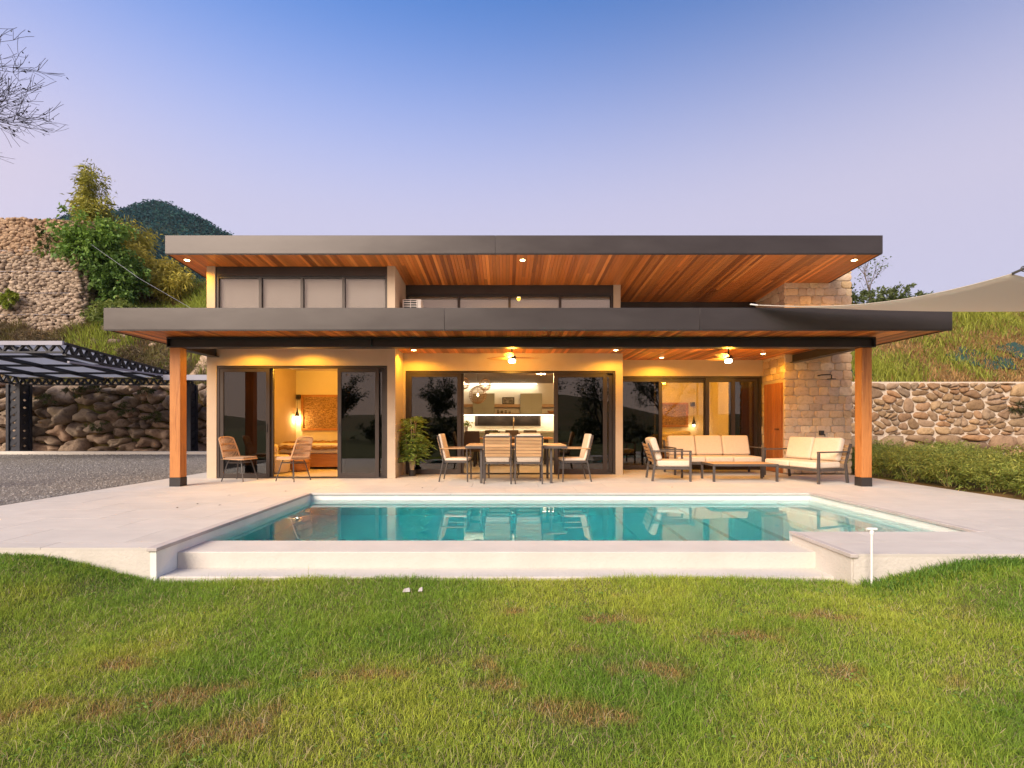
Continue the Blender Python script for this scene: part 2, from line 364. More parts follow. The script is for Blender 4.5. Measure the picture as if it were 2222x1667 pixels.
def stone(name, poly, depth, gap, mat, parent, to3, na=14, prof=None, rough=.06, chaikin=2, seed=0):
    """a stone filling polygon poly (2D), swelling out by depth; to3(u, v, d) -> world"""
    P = [Vector((p[0], p[1])) for p in poly]
    for _ in range(chaikin):
        Q = []
        for i in range(len(P)):
            a, b = P[i], P[(i + 1) % len(P)]; Q += [a * .78 + b * .22, a * .22 + b * .78]
        P = Q
    c = sum(P, Vector((0, 0))) / len(P); ring = []
    for k in range(na):
        an = 2 * math.pi * k / na; d = Vector((math.cos(an), math.sin(an))); best = .01
        for i in range(len(P)):
            a, b = P[i] - c, P[(i + 1) % len(P)] - c; e = b - a; den = d.x * e.y - d.y * e.x
            if abs(den) < 1e-9: continue
            t = (a.x * e.y - a.y * e.x) / den; s = (a.x * d.y - a.y * d.x) / den
            if t > 0 and -1e-6 <= s <= 1 + 1e-6: best = max(best, t)
        ring.append(max(.012, best - gap))
    size = sum(ring) / na; V = []; F = []
    prof = prof or [(1, 0), (1, .45), (.86, .8), (.5, .98)]
    for rr, dd in prof:
        for k in range(na):
            an = 2 * math.pi * k / na; r0 = ring[k] * rr
            x, y = c.x + math.cos(an) * r0, c.y + math.sin(an) * r0
            q = mnoise.noise(Vector((x / size * 1.1 + seed, y / size * 1.1, seed * 1.7 + dd)))
            r1 = r0 * (1 + rough * q * 1.2)
            V.append(to3(c.x + math.cos(an) * r1, c.y + math.sin(an) * r1, depth * dd * (1 + rough * 3.0 * q)))
    V.append(to3(c.x, c.y, depth * (1 + rough * mnoise.noise(Vector((seed, 1, 2))))))
    for i in range(len(prof) - 1):
        for k in range(na):
            F.append((i * na + k, i * na + (k + 1) % na, (i + 1) * na + (k + 1) % na, (i + 1) * na + k))
    t = len(V) - 1; b = (len(prof) - 1) * na
    for k in range(na): F.append((b + k, b + (k + 1) % na, t))
    me = bpy.data.meshes.new(name); me.from_pydata(V, [], F); me.materials.append(mat)
    me.polygons.foreach_set('use_smooth', [True] * len(F))
    o = bpy.data.objects.new(name, me); return link(o, parent)
def lamp(parent, loc, energy, color, kind='POINT', radius=.04, spot=150, blend=.6, name='lamp_light'):
    L = bpy.data.lights.new(name, kind); L.energy = energy; L.color = color; L.shadow_soft_size = radius
    if kind == 'SPOT': L.spot_size = R(spot); L.spot_blend = blend
    o = bpy.data.objects.new(name, L); link(o, parent); o.location = loc; return o
# ------------------------------------------------------------------ the ground
def sm(a, b, x): t = np.clip((x - a) / (b - a), 0, 1); return t * t * (3 - 2 * t)
def lawn_z(X, Y):
    X = np.asarray(X, float); Y = np.asarray(Y, float)
    near = sm(1.2, 4.4, Y)
    left = sm(-3.05, -4.3, X) * .205 * near; right = sm(2.85, 4.1, X) * .205 * near
    inp = sm(4.50, 4.60, Y) * sm(-3.35, -3.15, X) * sm(3.1, 2.95, X)
    return -.275 - .12 * inp + left + right + .012 * np.sin(X * 2.1 + Y) * near + .015 * np.sin(Y * 1.7 + X * .6)
def grid(name, x, y, fz, mat, smooth=True):
    X, Y = np.meshgrid(x, y); Z = fz(X, Y); nx, ny = len(x), len(y)
    V = np.stack([X.ravel(), Y.ravel(), Z.ravel()], 1)
    i = (np.arange(ny - 1)[:, None] * nx + np.arange(nx - 1)[None]).ravel()[:, None]
    return np_mesh(name, V, [i + np.array([[0, 1, nx + 1, nx]])], mat, smooth=smooth)
gr = bx('ground', m_soil, None, -1500, 1500, -1500, 1500, -3.2, -2.0); tag(gr, kind='structure')
lw = grid('lawn', np.concatenate([np.linspace(-60, -8, 14), np.linspace(-7.6, 7.6, 90), np.linspace(8, 60, 14)]), np.concatenate([np.linspace(-80, -1, 20), np.linspace(-.5, 4.75, 80)]), lawn_z, m_soil)
tag(lw, kind='structure')
gv = grid('gravel_drive', np.linspace(-70, -6.85, 60), np.linspace(4.7, 19.8, 40), lambda X, Y: -.012 + .02 * np.sin(X * .9) * np.sin(Y * .7) * sm(-7.2, -9, X), m_gravel)
tag(gv, kind='structure')
N = 26000
gx = -6.95 - rng.uniform(0, 1, N) ** 1.3 * 14; gy = rng.uniform(6.2, 18.6, N); gs = rng.uniform(.008, .024, N)
tet = np.array([[1, 0, 0], [-.5, .9, 0], [-.5, -.9, 0], [.1, .1, 1.0]])
V = np.stack([gx, gy, np.full(N, .0)], 1)[:, None] + tet[None] * (gs[:, None] * rng.uniform(.6, 1.3, (N, 3)))[:, None] ; i4 = np.arange(N)[:, None] * 4
pb = np_mesh('gravel_stones', V.reshape(-1, 3), [i4 + np.array([[0, 1, 3]]), i4 + np.array([[1, 2, 3]]), i4 + np.array([[2, 0, 3]])], m_cobble, gv, np.repeat(cmix((.13, .12, .115), (.34, .32, .30), rng.uniform(0, 1, N)), 4, 0))
tag(pb, kind='stuff')
bed = grid('planting_bed', np.linspace(7.58, 60, 30), np.linspace(1, 17.4, 20), lambda X, Y: -.03 + .03 * np.sin(X * 2 + Y * 3), m_hill); tag(bed, kind='structure')
def hill_z(X, Y):
    X = np.asarray(X, float); Y = np.asarray(Y, float)
    zl = np.interp(Y, [17, 19.95, 20.15, 22.2, 26, 32, 60, 150], [-.5, -.45, 2.5, 5.1, 8.2, 9.0, 9.6, 6])
    zr = np.interp(Y, [17.0, 17.35, 17.5, 24, 30, 60, 150], [-.4, 1.9, 2.5, 6.6, 7.6, 8.2, 6])
    t = sm(-4, 6, X); h = zl * (1 - t) + zr * t
    return h + .13 * np.sin(X * 1.3 + Y * .8) * sm(18, 21, Y) + .10 * np.sin(X * 2.9 - Y * 1.9) * sm(18, 21, Y)
hl = grid('hillside', np.linspace(-110, 110, 240), np.concatenate([np.linspace(17.1, 34, 170), np.linspace(35, 150, 20)]), hill_z, m_hill); tag(hl, kind='structure')
mtn_c = (-206, 300.0)
def mtn_z(X, Y):
    r = np.sqrt(((X - mtn_c[0]) * np.where(X < mtn_c[0], 1.7, 1.0)) ** 2 + ((Y - mtn_c[1]) / .8) ** 2)
    return np.interp(r, [0, 12, 32, 60, 100, 160, 260], [127, 124, 117, 102, 78, 42, -5]) + 4 * np.sin(X * .09 + 1) * np.sin(Y * .11) 
mt = grid('mountain', np.linspace(-480, 40, 80), np.linspace(90, 520, 60), mtn_z, M('forest_floor', [(.02, .045, .03), (.035, .065, .035)], .2, .95, 1, 1)); tag(mt, kind='structure')
# forest on the far mountain: crowns that read as one mass
Nf = 19000
fx = rng.uniform(-320, -110, Nf); fy = rng.uniform(195, 305, Nf); fz = mtn_z(fx, fy); fr = rng.uniform(.5, 1.9, Nf) ** 1.1
ico = bpy.data.meshes.new('tmp'); import bmesh
bm = bmesh.new(); bmesh.ops.create_icosphere(bm, subdivisions=1, radius=1)
iv = np.array([v.co[:] for v in bm.verts]); itf = np.array([[v.index for v in f.verts] for f in bm.faces]); bm.free(); bpy.data.meshes.remove(ico)
LPB = 5; fd = rng.normal(size=(Nf, LPB, 3)); fd /= np.linalg.norm(fd, axis=2, keepdims=True); fd[..., 2] = np.abs(fd[..., 2]) * .9
FP = (np.stack([fx, fy, fz + rng.uniform(0, 1, Nf) ** 6 * 2.5], 1)[:, None] + fd * fr[:, None, None]).reshape(-1, 3)
fc = np.repeat(cmix((.012, .060, .072), (.034, .10, .082), rng.uniform(0, 1, Nf) ** 2, .3), LPB, 0)  # blue of the distant haze is mixed into the leaf colour
ff = leaves('forest', FP, rng.uniform(.9, 1.9, len(FP)), rng.uniform(.7, 1.3, len(FP)), fd.reshape(-1, 3) + rng.normal(size=FP.shape) * .6, fc, m_far, None)
tag(ff, 'dark green forest covering the far mountain, haze blue put into its leaf colour', 'forest', kind='stuff')

dh = grid('distant_hills', np.linspace(-400, 400, 70), np.linspace(-420, -110, 24), lambda X, Y: -3 + (9 + 7 * np.sin(X * .021 + 1) + 4 * np.sin(X * .06)) * np.sin(np.clip((-110 - Y) / 310, 0, 1) * 3.14), m_hill); tag(dh, kind='structure')
# ------------------------------------------------------------------ terrace of large tiles, with the pool cut into it
ter = bpy.data.objects.new('terrace', None); col.objects.link(ter); tag(ter, kind='structure')
unit = MB().box(-.5, .5, -.5, .5, -.5, .5)
tile_me = bpy.data.meshes.new('tile'); tile_me.from_pydata(unit.v, [], unit.f); tile_me.materials.append(m_tile)
zones = [(-6.9, -3.2, 4.58, 10.41), (-3.2, 4.98, 8.27, 10.41), (4.98, 7.6, 4.36, 10.41), (3.0, 4.98, 4.36, 5.27), (-6.9, -6.13, 10.41, 14), (-2.25, 7.6, 10.41, 11.2), (2.6, 6.26, 11.2, 12.36)]
TX, TY, G = 1.2, .6, .005
for n_, (x0, x1, y0, y1) in enumerate(zones):
    e = .002 * n_
    bx('slab', m_cement, ter, x0 + .001, x1 - .001, y0 + .004, y1 - .001, -.5 + e, -.012)
    iy = math.floor(y0 / TY)
    while iy * TY < y1 - .02:
        off = (iy % 2) * TX / 2; ix = math.floor((x0 - off) / TX)
        while ix * TX + off < x1 - .02:
            a, b = max(x0, ix * TX + off), min(x1, (ix + 1) * TX + off); c, d = max(y0, iy * TY), min(y1, (iy + 1) * TY)
            ix += 1
            if b - a < .03 or d - c < .03: continue
            o = bpy.data.objects.new('tile', tile_me); link(o, ter)
            o.location = ((a + b) / 2, (c + d) / 2, -.010 + random.uniform(-.0004, .0004)); o.scale = (b - a - G, d - c - G, .02)
        iy += 1
# ------------------------------------------------------------------ pool
WZ = -.113
pool = bpy.data.objects.new('pool_basin', None); col.objects.link(pool); tag(pool, kind='structure')
bx('floor', m_poolfin, pool, -3.3, 5.1, 5.0, 8.4, -1.55, -1.4)
bx('wall', m_poolfin, pool, -3.206, -3.15, 4.578, 8.26, -1.5, -.032)
bx('wall', m_poolfin, pool, 4.93, 4.975, 5.28, 8.26, -1.5, -.032)
bx('wall', m_poolfin, pool, -3.149, 4.929, 8.215, 8.262, -1.5, -.033)
bx('wall', m_poolfin, pool, 3.0, 4.929, 5.272, 5.35, -1.5, -.045)
bx('overflow_ledge', m_cement, pool, -3.148, 2.998, 4.87, 5.35, -1.5, WZ + .002, .008)
bx('catch_ledge', m_cement, pool, -3.149, 2.999, 4.60, 4.868, -.6, -.268, .008)
bx('pier_face', m_cement, pool, 2.982, 2.999, 4.37, 5.268, -.5, -.026)
for k in range(6):
    bx('step', m_poolfin, pool, 4.40 - k * .53, 4.928 - k * .53 + .001 * k, 5.352, 8.213, -1.45, -.36 - k * .175, .006)
# coping, cut into slabs
def coping(a, b, along, c0, c1):
    n = max(1, round((b - a) / 1.2)); L = (b - a) / n
    for k in range(n):
        lo, hi = a + k * L + .0015, a + (k + 1) * L - .0015
        if along == 'y': bx('coping', m_coping, pool, c0, c1, lo, hi, -.031, .003, .004)
        else: bx('coping', m_tile, pool, lo, hi, c0, c1, -.031, .0035, .004)
coping(4.56, 8.19, 'y', -3.23, -3.135); coping(5.275, 8.19, 'y', 4.915, 5.0); coping(-3.23, 5.0, 'x', 8.193, 8.3); coping(4.345, 5.3, 'y', 2.965, 3.03)
wt = bx('pool_water', m_water, None, -3.156, 4.936, 5.344, 8.221, -1.41, WZ); tag(wt, kind='structure')

# ------------------------------------------------------------------ the house
H = thing('house', 'modern house with two stepped flat roofs, timber soffits and stone side wall', 'house')
# walls of the three rooms
W = m_plaster
for a in ((-6.127, -5.93, 10.41, 10.56, 0, 2.71), (-2.42, -2.254, 10.41, 11.34, 0, 2.71), (-5.931, -2.419, 10.412, 10.555, 2.317, 2.71),
          (-6.125, -5.98, 10.558, 14.6, 0, 2.71), (-2.253, -2.203, 11.2, 11.34, 0, 2.71), (-2.204, 2.445, 11.202, 11.34, 2.293, 2.71), (2.444, 2.6, 11.2, 12.5, 0, 2.71),
          (2.601, 6.3, 12.362, 12.5, 2.285, 2.71)):
    bx('wall', W, H, *a)
ZS = lambda y: 4.41 - .079 * (y - 9.77)      # underside of the upper roof
def upwall(x0, x1, y0, y1, z0=2.9, mat=W, name='wall'):
    MB().hexa([(x0, y0, z0), (x1, y0, z0), (x1, y1, z0), (x0, y1, z0), (x0, y0, ZS(y0) + .03), (x1, y0, ZS(y0) + .03), (x1, y1, ZS(y1) + .03), (x0, y1, ZS(y1) + .03)]).build(name, mat, H)
upwall(-6.127, -5.96, 10.41, 10.56); upwall(-2.42, -2.26, 10.41, 11.52); upwall(2.46, 2.62, 11.5, 12.9); upwall(-6.125, -5.97, 10.562, 13.4)
upwall(2.621, 6.3, 12.72, 12.85, mat=m_alum, name='upper_window_band')
# room shells
bx('interior_floor', m_floor, H, -6.1, 2.44, 10.57, 16.1, -.2, .001); bx('interior_floor', m_floor, H, 2.441, 6.3, 12.40, 16.1, -.2, .0012)
bx('interior_wall', m_intwall, H, -6.1, -2.3, 14.5, 14.6, 0, 2.9); bx('interior_wall', m_intwall, H, -2.41, -2.3, 11.345, 14.499, 0, 2.69)
bx('interior_wall', m_kitwall, H, -2.29, 2.7, 16.0, 16.1, 0, 2.9); bx('interior_wall', m_kitwall, H, -2.299, -2.25, 11.36, 15.99, 0, 2.43); bx('interior_wall', m_kitwall, H, 2.5, 2.56, 12.51, 15.99, 0, 2.43)
bx('interior_wall', m_intwall, H, 2.57, 6.3, 15.6, 15.7, 0, 2.9); bx('interior_wall', m_intwall, H, 2.565, 2.62, 12.51, 15.59, 0, 2.69); bx('interior_wall', m_intwall, H, 6.2, 6.3, 12.6, 15.59, 0, 2.69)
bx('interior_ceiling', m_intwall, H, -5.97, -2.42, 10.57, 14.49, 2.64, 2.676); bx('interior_ceiling', m_darkceil, H, -2.24, 2.49, 11.36, 15.98, 2.40, 2.43); bx('interior_ceiling', m_intwall, H, 2.63, 6.19, 12.52, 15.58, 2.64, 2.676)
# lower roof
lr = bx('lower_roof', m_black, H, -6.59, 7.34, 8.37, 12.9, 2.705, 3.0); bx('roof_bounce_sheet', m_roofbounce, lr, -6.588, 7.338, 8.372, 12.89, 3.001, 3.012)  # pale sheet on the unseen roof top, added to bounce light upwards
for (a, b) in ((-6.607, -1.0), (-.997, 3.2), (3.203, 7.36)):
    bx('fascia_panel', m_fascia, lr, a, b, 8.34, 8.366, 2.668, 3.03, .003)
bx('fascia_panel', m_fascia, lr, -6.607, -6.592, 8.368, 12.9, 2.668, 3.03); bx('fascia_panel', m_fascia, lr, 7.342, 7.36, 8.368, 12.9, 2.668, 3.03)
bx('drip_edge', m_black, lr, -6.6, 7.352, 8.347, 8.372, 2.655, 2.667)
board = bpy.data.meshes.new('soffit_board'); board.from_pydata(unit.v, [], unit.f); board.materials.append(m_soffit)
def boards(parent, x0, x1, y0, y1, n, zf, slope):
    w = (x1 - x0) / n
    for k in range(n):
        cut = y0 + (y1 - y0) * random.uniform(.15, .85)
        for a, b in ((y0, cut), (cut, y1)) if k % 20 < 9 else ((y0, y1),):
            o = bpy.data.objects.new('soffit_board', board); link(o, parent)
            yc = (a + b) / 2
            o.location = (x0 + (k + .5) * w, yc, zf(yc) + .009 + random.uniform(0, .002)); o.scale = (w - .004, (b - a - .003) * math.sqrt(1 + slope * slope), .018)
            o.rotation_euler = (math.atan(slope), 0, 0)
boards(lr, -6.59, 7.34, 8.372, 12.6, 200, lambda y: 2.678, 0)
# upper roof, falling to the back
def sl(y, d): return ZS(y) + d
ur = MB().hexa([(-6.53, 9.8, sl(9.8, .022)), (7.26, 9.8, sl(9.8, .022)), (7.26, 14.6, sl(14.6, .022)), (-6.53, 14.6, sl(14.6, .022)), (-6.53, 9.8, sl(9.8, .335)), (7.26, 9.8, sl(9.8, .335)), (7.26, 14.6, sl(14.6, .335)), (-6.53, 14.6, sl(14.6, .335))]).build('upper_roof', m_black, H)
for (a, b) in ((-6.555, -.19), (-.187, 7.28)):
    bx('fascia_panel', m_fascia, ur, a, b, 9.77, 9.795, 4.402, 4.754, .003)
for x0, x1 in ((-6.555, -6.532), (7.262, 7.28)):
    MB().hexa([(x0, 9.797, sl(9.797, -.008)), (x1, 9.797, sl(9.797, -.008)), (x1, 14.6, sl(14.6, -.008)), (x0, 14.6, sl(14.6, -.008)), (x0, 9.797, 4.754), (x1, 9.797, 4.754), (x1, 14.6, sl(14.6, .34)), (x0, 14.6, sl(14.6, .34))]).build('fascia_panel', m_fascia, ur)
bx('drip_edge', m_black, ur, -6.55, 7.27, 9.78, 9.81, 4.39, 4.4015)
boards(ur, -6.53, 7.26, 9.815, 13.1, 200, lambda y: ZS(y), -.079)
# clerestory windows
def clerestory(x0, x1, y, z1, panes, head):
    w = thing('tmp', None, None); w.name = 'clerestory_window'; w.parent = H
    zt = ZS(y) - .0
    bx('header', m_alum, w, x0, x1, y, y + .1, z1, zt + .02)
    bx('frame', m_alum, w, x0, x0 + .05, y + .005, y + .09, 3.0, z1 - .001)
    bx('frame', m_alum, w, x1 - .05, x1, y + .005, y + .09, 3.0, z1 - .001)
    bx('track', m_black, w, x0 + .05, x1 - .05, y + .02, y + .08, z1 - .045, z1 - .002)
    pw = (x1 - x0 - .1) / panes
    for k in range(panes):
        a = x0 + .05 + k * pw
        if k: bx('mullion', m_alum, w, a - .028, a + .028, y + .008, y + .085, 3.0, z1 - .047)
        bx('pane', m_clere, w, a + .02, a + pw - .02, y + .045, y + .051, 3.0, z1 - .046)
    bx('roller_blind', m_blind, w, x0 + .06, x1 - .06, y + .115, y + .12, 3.0, z1 - .05)
    bx('wall', m_intwall, w, x0, x1, y + .35, y + .4, 3.0, z1 + .1)
clerestory(-5.958, -2.422, 10.44, 4.17, 4, 0)
clerestory(-2.258, 2.458, 11.52, 4.07, 4, 0)
# steel beams and timber columns
bm_ = bx('beam', m_black, H, -6.03, 6.60, 9.10, 9.16, 2.5, 2.66)
bx('flange', m_black, bm_, -6.03, 6.60, 9.02, 9.24, 2.648, 2.664, .002); bx('flange', m_black, bm_, -6.03, 6.60, 9.02, 9.24, 2.486, 2.502, .002)
for x in (-2.4, 6.596, -6.03): bx('stiffener', m_black, bm_, x, x + .012, 9.03, 9.098, 2.503, 2.647)
for x, y1 in ((-5.98, 10.405), (6.42, 11.33)):
    b2 = bx('beam', m_black, H, x, x + .06, 9.25, y1, 2.5, 2.66)
    bx('flange', m_black, b2, x - .06, x + .12, 9.25, y1, 2.486, 2.4995, .002)
for x0, x1 in ((-5.99, -5.80), (6.37, 6.55)):
    c = bx('column', m_post, H, x0, x1, 9.05, 9.235, .16, 2.4845, .006)
    bx('shoe', m_black, c, x0 - .004, x1 + .004, 9.046, 9.239, 0.0, .158, .003)
# sliding glass doors
def leaf(door, x0, x1, y, z1, glass, fr=.07, handle=None, name='leaf'):
    l = MB()
    l.box(x0, x0 + fr, y, y + .045, .03, z1); l.box(x1 - fr, x1, y, y + .045, .03, z1)
    l.box(x0 + fr, x1 - fr, y, y + .045, .03, .03 + fr); l.box(x0 + fr, x1 - fr, y, y + .045, z1 - fr, z1)
    o = l.build(name, m_alum, door)
    bx('glass_pane', glass, o, x0 + fr, x1 - fr, y + .019, y + .025, .03 + fr, z1 - fr)
    if handle is not None: bx('handle', m_black, o, handle - .012, handle + .012, y - .02, y - .001, .95, 1.12, .004)
    return o
def dframe(x0, x1, y, z1, d=.14):
    m = MB(); m.box(x0, x0 + .05, y, y + d, 0.0, z1); m.box(x1 - .05, x1, y, y + d, 0.0, z1); m.box(x0 + .05, x1 - .05, y, y + d, z1 - .05, z1); m.box(x0 + .05, x1 - .05, y, y + d, .0, .028)
    return m.build('sliding_door', m_alum, H)
dA = dframe(-5.928, -2.422, 10.425, 2.315, .12)
leaf(dA, -5.87, -4.85, 10.435, 2.26, m_glass, handle=-4.9); leaf(dA, -5.82, -4.80, 10.49, 2.26, m_glass)
leaf(dA, -3.45, -2.60, 10.435, 2.26, m_glass, .075, handle=-3.41); leaf(dA, -3.38, -2.48, 10.49, 2.26, m_glass)
dB = dframe(-2.202, 2.443, 11.22, 2.291, .12)
leaf(dB, -2.15, -.98, 11.23, 2.24, m_glass, .08); leaf(dB, -2.1, -.92, 11.285, 2.24, m_glass)
leaf(dB, 1.08, 2.26, 11.23, 2.24, m_glass, .09, handle=1.13); leaf(dB, 1.13, 2.39, 11.285, 2.24, m_glass, .08)
dC = dframe(2.602, 6.258, 12.375, 2.283, .12)
leaf(dC, 2.66, 3.84, 12.385, 2.23, m_glass, .08); leaf(dC, 3.70, 4.98, 12.44, 2.23, m_clear, .1); leaf(dC, 4.9, 5.62, 12.385, 2.23, m_clear, .09)
leaf(dC, 5.5, 6.2, 12.44, 2.23, m_glass, .08)
# curtains drawn back behind the door leaves
def curtain(x0, x1, y, z1, label):
    m = MB(); n = int((x1 - x0) / .03); pts = []
    for k in range(n + 1): pts.append((x0 + (x1 - x0) * k / n, y + .03 * math.sin(k * 1.25) + .01 * math.sin(k * .37)))
    for (a, b), (c, d) in zip(pts[:-1], pts[1:]):
        i = len(m.v); m.v += [(a, b, .03), (c, d, .03), (c, d, z1), (a, b, z1)]; m.f.append((i, i + 1, i + 2, i + 3))
    o = m.build('curtain', m_curtain); s = o.modifiers.new('thick', 'SOLIDIFY'); s.thickness = .004
    tag(o, label, 'curtain'); return o
curtain(-5.92, -4.88, 10.75, 2.5, 'dark curtain drawn back behind the glass door beside the rattan chairs')
curtain(-3.3, -2.5, 10.75, 2.5, 'dark curtain behind the door leaf between bed room and potted palm')
curtain(-2.1, -1.05, 11.6, 2.36, 'dark curtain behind the glass leaf next to the potted palm')
curtain(1.25, 2.35, 11.6, 2.36, 'dark curtain behind the glass leaf right of the kitchen opening')
curtain(2.7, 3.75, 12.75, 2.5, 'dark curtain behind the glass leaf at the armchair')
curtain(5.62, 6.15, 12.75, 2.5, 'brown curtain gathered beside the narrow wooden door')

# ------------------------------------------------------------------ coursed stone side wall with a plank door
sw = bx('stone_wall', m_mortar, H, 6.30, 7.76, 11.395, 13.4, 0, 4.52)
def courses(u0, u1, z0, z1, to3, seed, skip=None, mean=.235):
    r = random.Random(seed); z = z0; k = 0
    while z < z1 - .05:
        h = min(r.uniform(.12, .22), z1 - z); u = u0
        while u < u1 - .02:
            w = r.uniform(.6, 1.6) * mean * (h / .19) ** .5
            if u1 - (u + w) < .12: w = u1 - u
            a, b, c, d = u, u + w, z, z + h; u += w
            if skip and skip(a, b, c, d): continue
            j = lambda s=.012: r.uniform(-s, s)
            if h > .2 and w < .22 and r.random() < .3:
                pass
            poly = [(a + j(), c + j()), ((a + b) / 2, c + j()), (b + j(), c + j()), (b + j(), (c + d) / 2), (b + j(), d + j()), ((a + b) / 2, d + j()), (a + j(), d + j()), (a + j(), (c + d) / 2)]
            stone('stone', poly, r.uniform(.012, .026), .003, m_stone, sw, to3, na=16, prof=[(1, 0), (1, .6), (.975, .92), (.9, 1)], rough=.03, chaikin=1, seed=seed + k); k += 1
        z += h
courses(6.265, 7.79, 0, 4.56, lambda u, v, d: (u, 11.397 - d, v), 3)
def dskip(a, b, c, d): return b > 11.50 and a < 12.24 and c < 2.06
courses(11.37, 12.72, 0, 4.3, lambda u, v, d: (6.302 - d, u, v), 40, dskip)
pd = bx('plank_door', m_door, H, 6.27, 6.299, 11.49, 12.25, 0.003, 2.06)
for k in range(6):
    bx('plank', m_door, pd, 6.25, 6.269, 11.50 + k * .1235, 11.50 + (k + 1) * .1235 - .004, .01, 2.05, .004)
MB().tube([(6.25, 11.58, 1.0), (6.21, 11.58, 1.0), (6.21, 11.68, 1.0)], .011, 8).build('handle', m_black, pd, smooth=True)
# outdoor shower on the stone wall
sh = thing('outdoor_shower', 'black outdoor shower arm and valve fixed to the stone wall', 'shower', (7.3, 11.35, 0))
MB().tube([(-.28, .04, 2.20), (-.28, -.02, 2.20), (-.26, -.05, 2.21), (-.11, -.15, 2.21), (-.095, -.16, 2.2), (-.095, -.16, 2.12)], .012, 8).build('arm', m_black, sh, smooth=True)
MB().lathe([(.02, 2.125), (.085, 2.115), (.085, 2.10), (.02, 2.098)], -.095, -.16, 20).build('shower_head', m_black, sh, smooth=True)
bx('valve', m_black, sh, -.27, -.18, -.05, .02, .87, .97, .01)
MB().tube([(-.2, -.05, .9), (-.2, -.09, .88), (-.2, -.1, .84)], .01, 6).build('lever', m_black, sh, smooth=True)
# ------------------------------------------------------------------ lamps in the soffits
def downlight(x, y, z, label, energy, group=None, tilt=0.0, spot=165, color=AMBER):
    t = thing('downlight', label, 'lamp', (x, y, z), 0, group); t.rotation_euler = (tilt, 0, 0)
    MB().lathe([(.035, -.004), (.06, -.012), (.062, .0), (.03, .001)], n=20).build('trim', m_white, t, smooth=True)
    MB().lathe([(.002, -.02), (.042, -.012), (.044, -.003), (.002, -.002)], n=16).build('lens', m_bulb, t, smooth=True)
    lamp(t, (0, 0, -.05), energy, color, 'SPOT', .05, spot, .35)
    return t
EL = 21
downlight(-1.92, 10.66, 2.676, 'glowing downlight in the porch soffit above the potted palm', EL)
downlight(2.33, 10.66, 2.676, 'glowing downlight in the porch soffit at the end of the dining room wall', EL)
downlight(3.66, 11.85, 2.676, 'glowing downlight in the porch soffit above the armchair', EL)
downlight(-5.1, 9.95, 2.676, 'glowing downlight behind the beam above the left rattan chair', EL * .8)
downlight(-3.95, 9.95, 2.676, 'glowing downlight behind the beam above the right rattan chair', EL * .8)
downlight(5.7, 11.2, 2.676, 'glowing downlight in the porch soffit by the plank door', EL * .9)
ta = math.atan(-.079)
for x, l in ((-6.33, 'glowing downlight under the upper roof, at the corner towards the mountain'), (.35, 'glowing downlight under the upper roof, midway along the fascia'), (6.95, 'glowing downlight under the upper roof, at the corner above the stone wall')):
    downlight(x, 10.09, ZS(10.09) - .001, l, 20, tilt=ta)
for x in (-3.9, -2.6): pass
# ------------------------------------------------------------------ ceiling fans with lamps
def fan(x, y, label, rz):
    t = thing('ceiling_fan', label, 'ceiling fan', (x, y, 2.676), rz, 'fans on the porch ceiling')
    MB().lathe([(.06, 0), (.055, -.03), (.02, -.05)], n=16).build('canopy', m_black, t, smooth=True)
    MB().tube([(0, 0, -.04), (0, 0, -.17)], .014, 8).build('downrod', m_black, t)
    MB().lathe([(.02, -.15), (.07, -.165), (.085, -.2), (.08, -.235), (.05, -.245)], n=20).build('motor', m_frame, t, smooth=True)
    MB().lathe([(.055, -.246), (.075, -.27), (.06, -.305), (.01, -.315)], n=16).build('lamp_globe', m_bulbw, t, smooth=True)
    for k in range(3):
        a = 2 * math.pi * k / 3; m = MB(); d = Vector((math.cos(a), math.sin(a), 0)); s = Vector((-math.sin(a), math.cos(a), 0)); rows = []
        for q in range(7):
            u = q / 6; r = .09 + .53 * u; w = .05 + .045 * math.sin(u * 2.6); tw = .28 * (1 - u * .6); z = -.205 + .02 * u
            i = len(m.v); c = d * r
            for sg in (-1, 1):
                for th in (-.004, .004):
                    p = c + s * w * sg; m.v.append((p.x, p.y, z + sg * w * tw + th))
            rows.append(i)
        for i, j in zip(rows[:-1], rows[1:]):
            m.f += [(i, j, j + 2, i + 2), (i + 1, i + 3, j + 3, j + 1), (i, i + 1, j + 1, j), (i + 2, j + 2, j + 3, i + 3)]
        m.f += [(rows[0], rows[0] + 2, rows[0] + 3, rows[0] + 1), (rows[-1], rows[-1] + 1, rows[-1] + 3, rows[-1] + 2)]
        m.build('blade', m_teak, t, smooth=True)
    lamp(t, (0, 0, -.36), 19, AMBER, 'POINT', .06)
fan(.14, 10.35, 'lit ceiling fan over the outdoor dining table', .35)
fan(4.56, 10.35, 'lit ceiling fan over the cushioned sofas', 1.9)

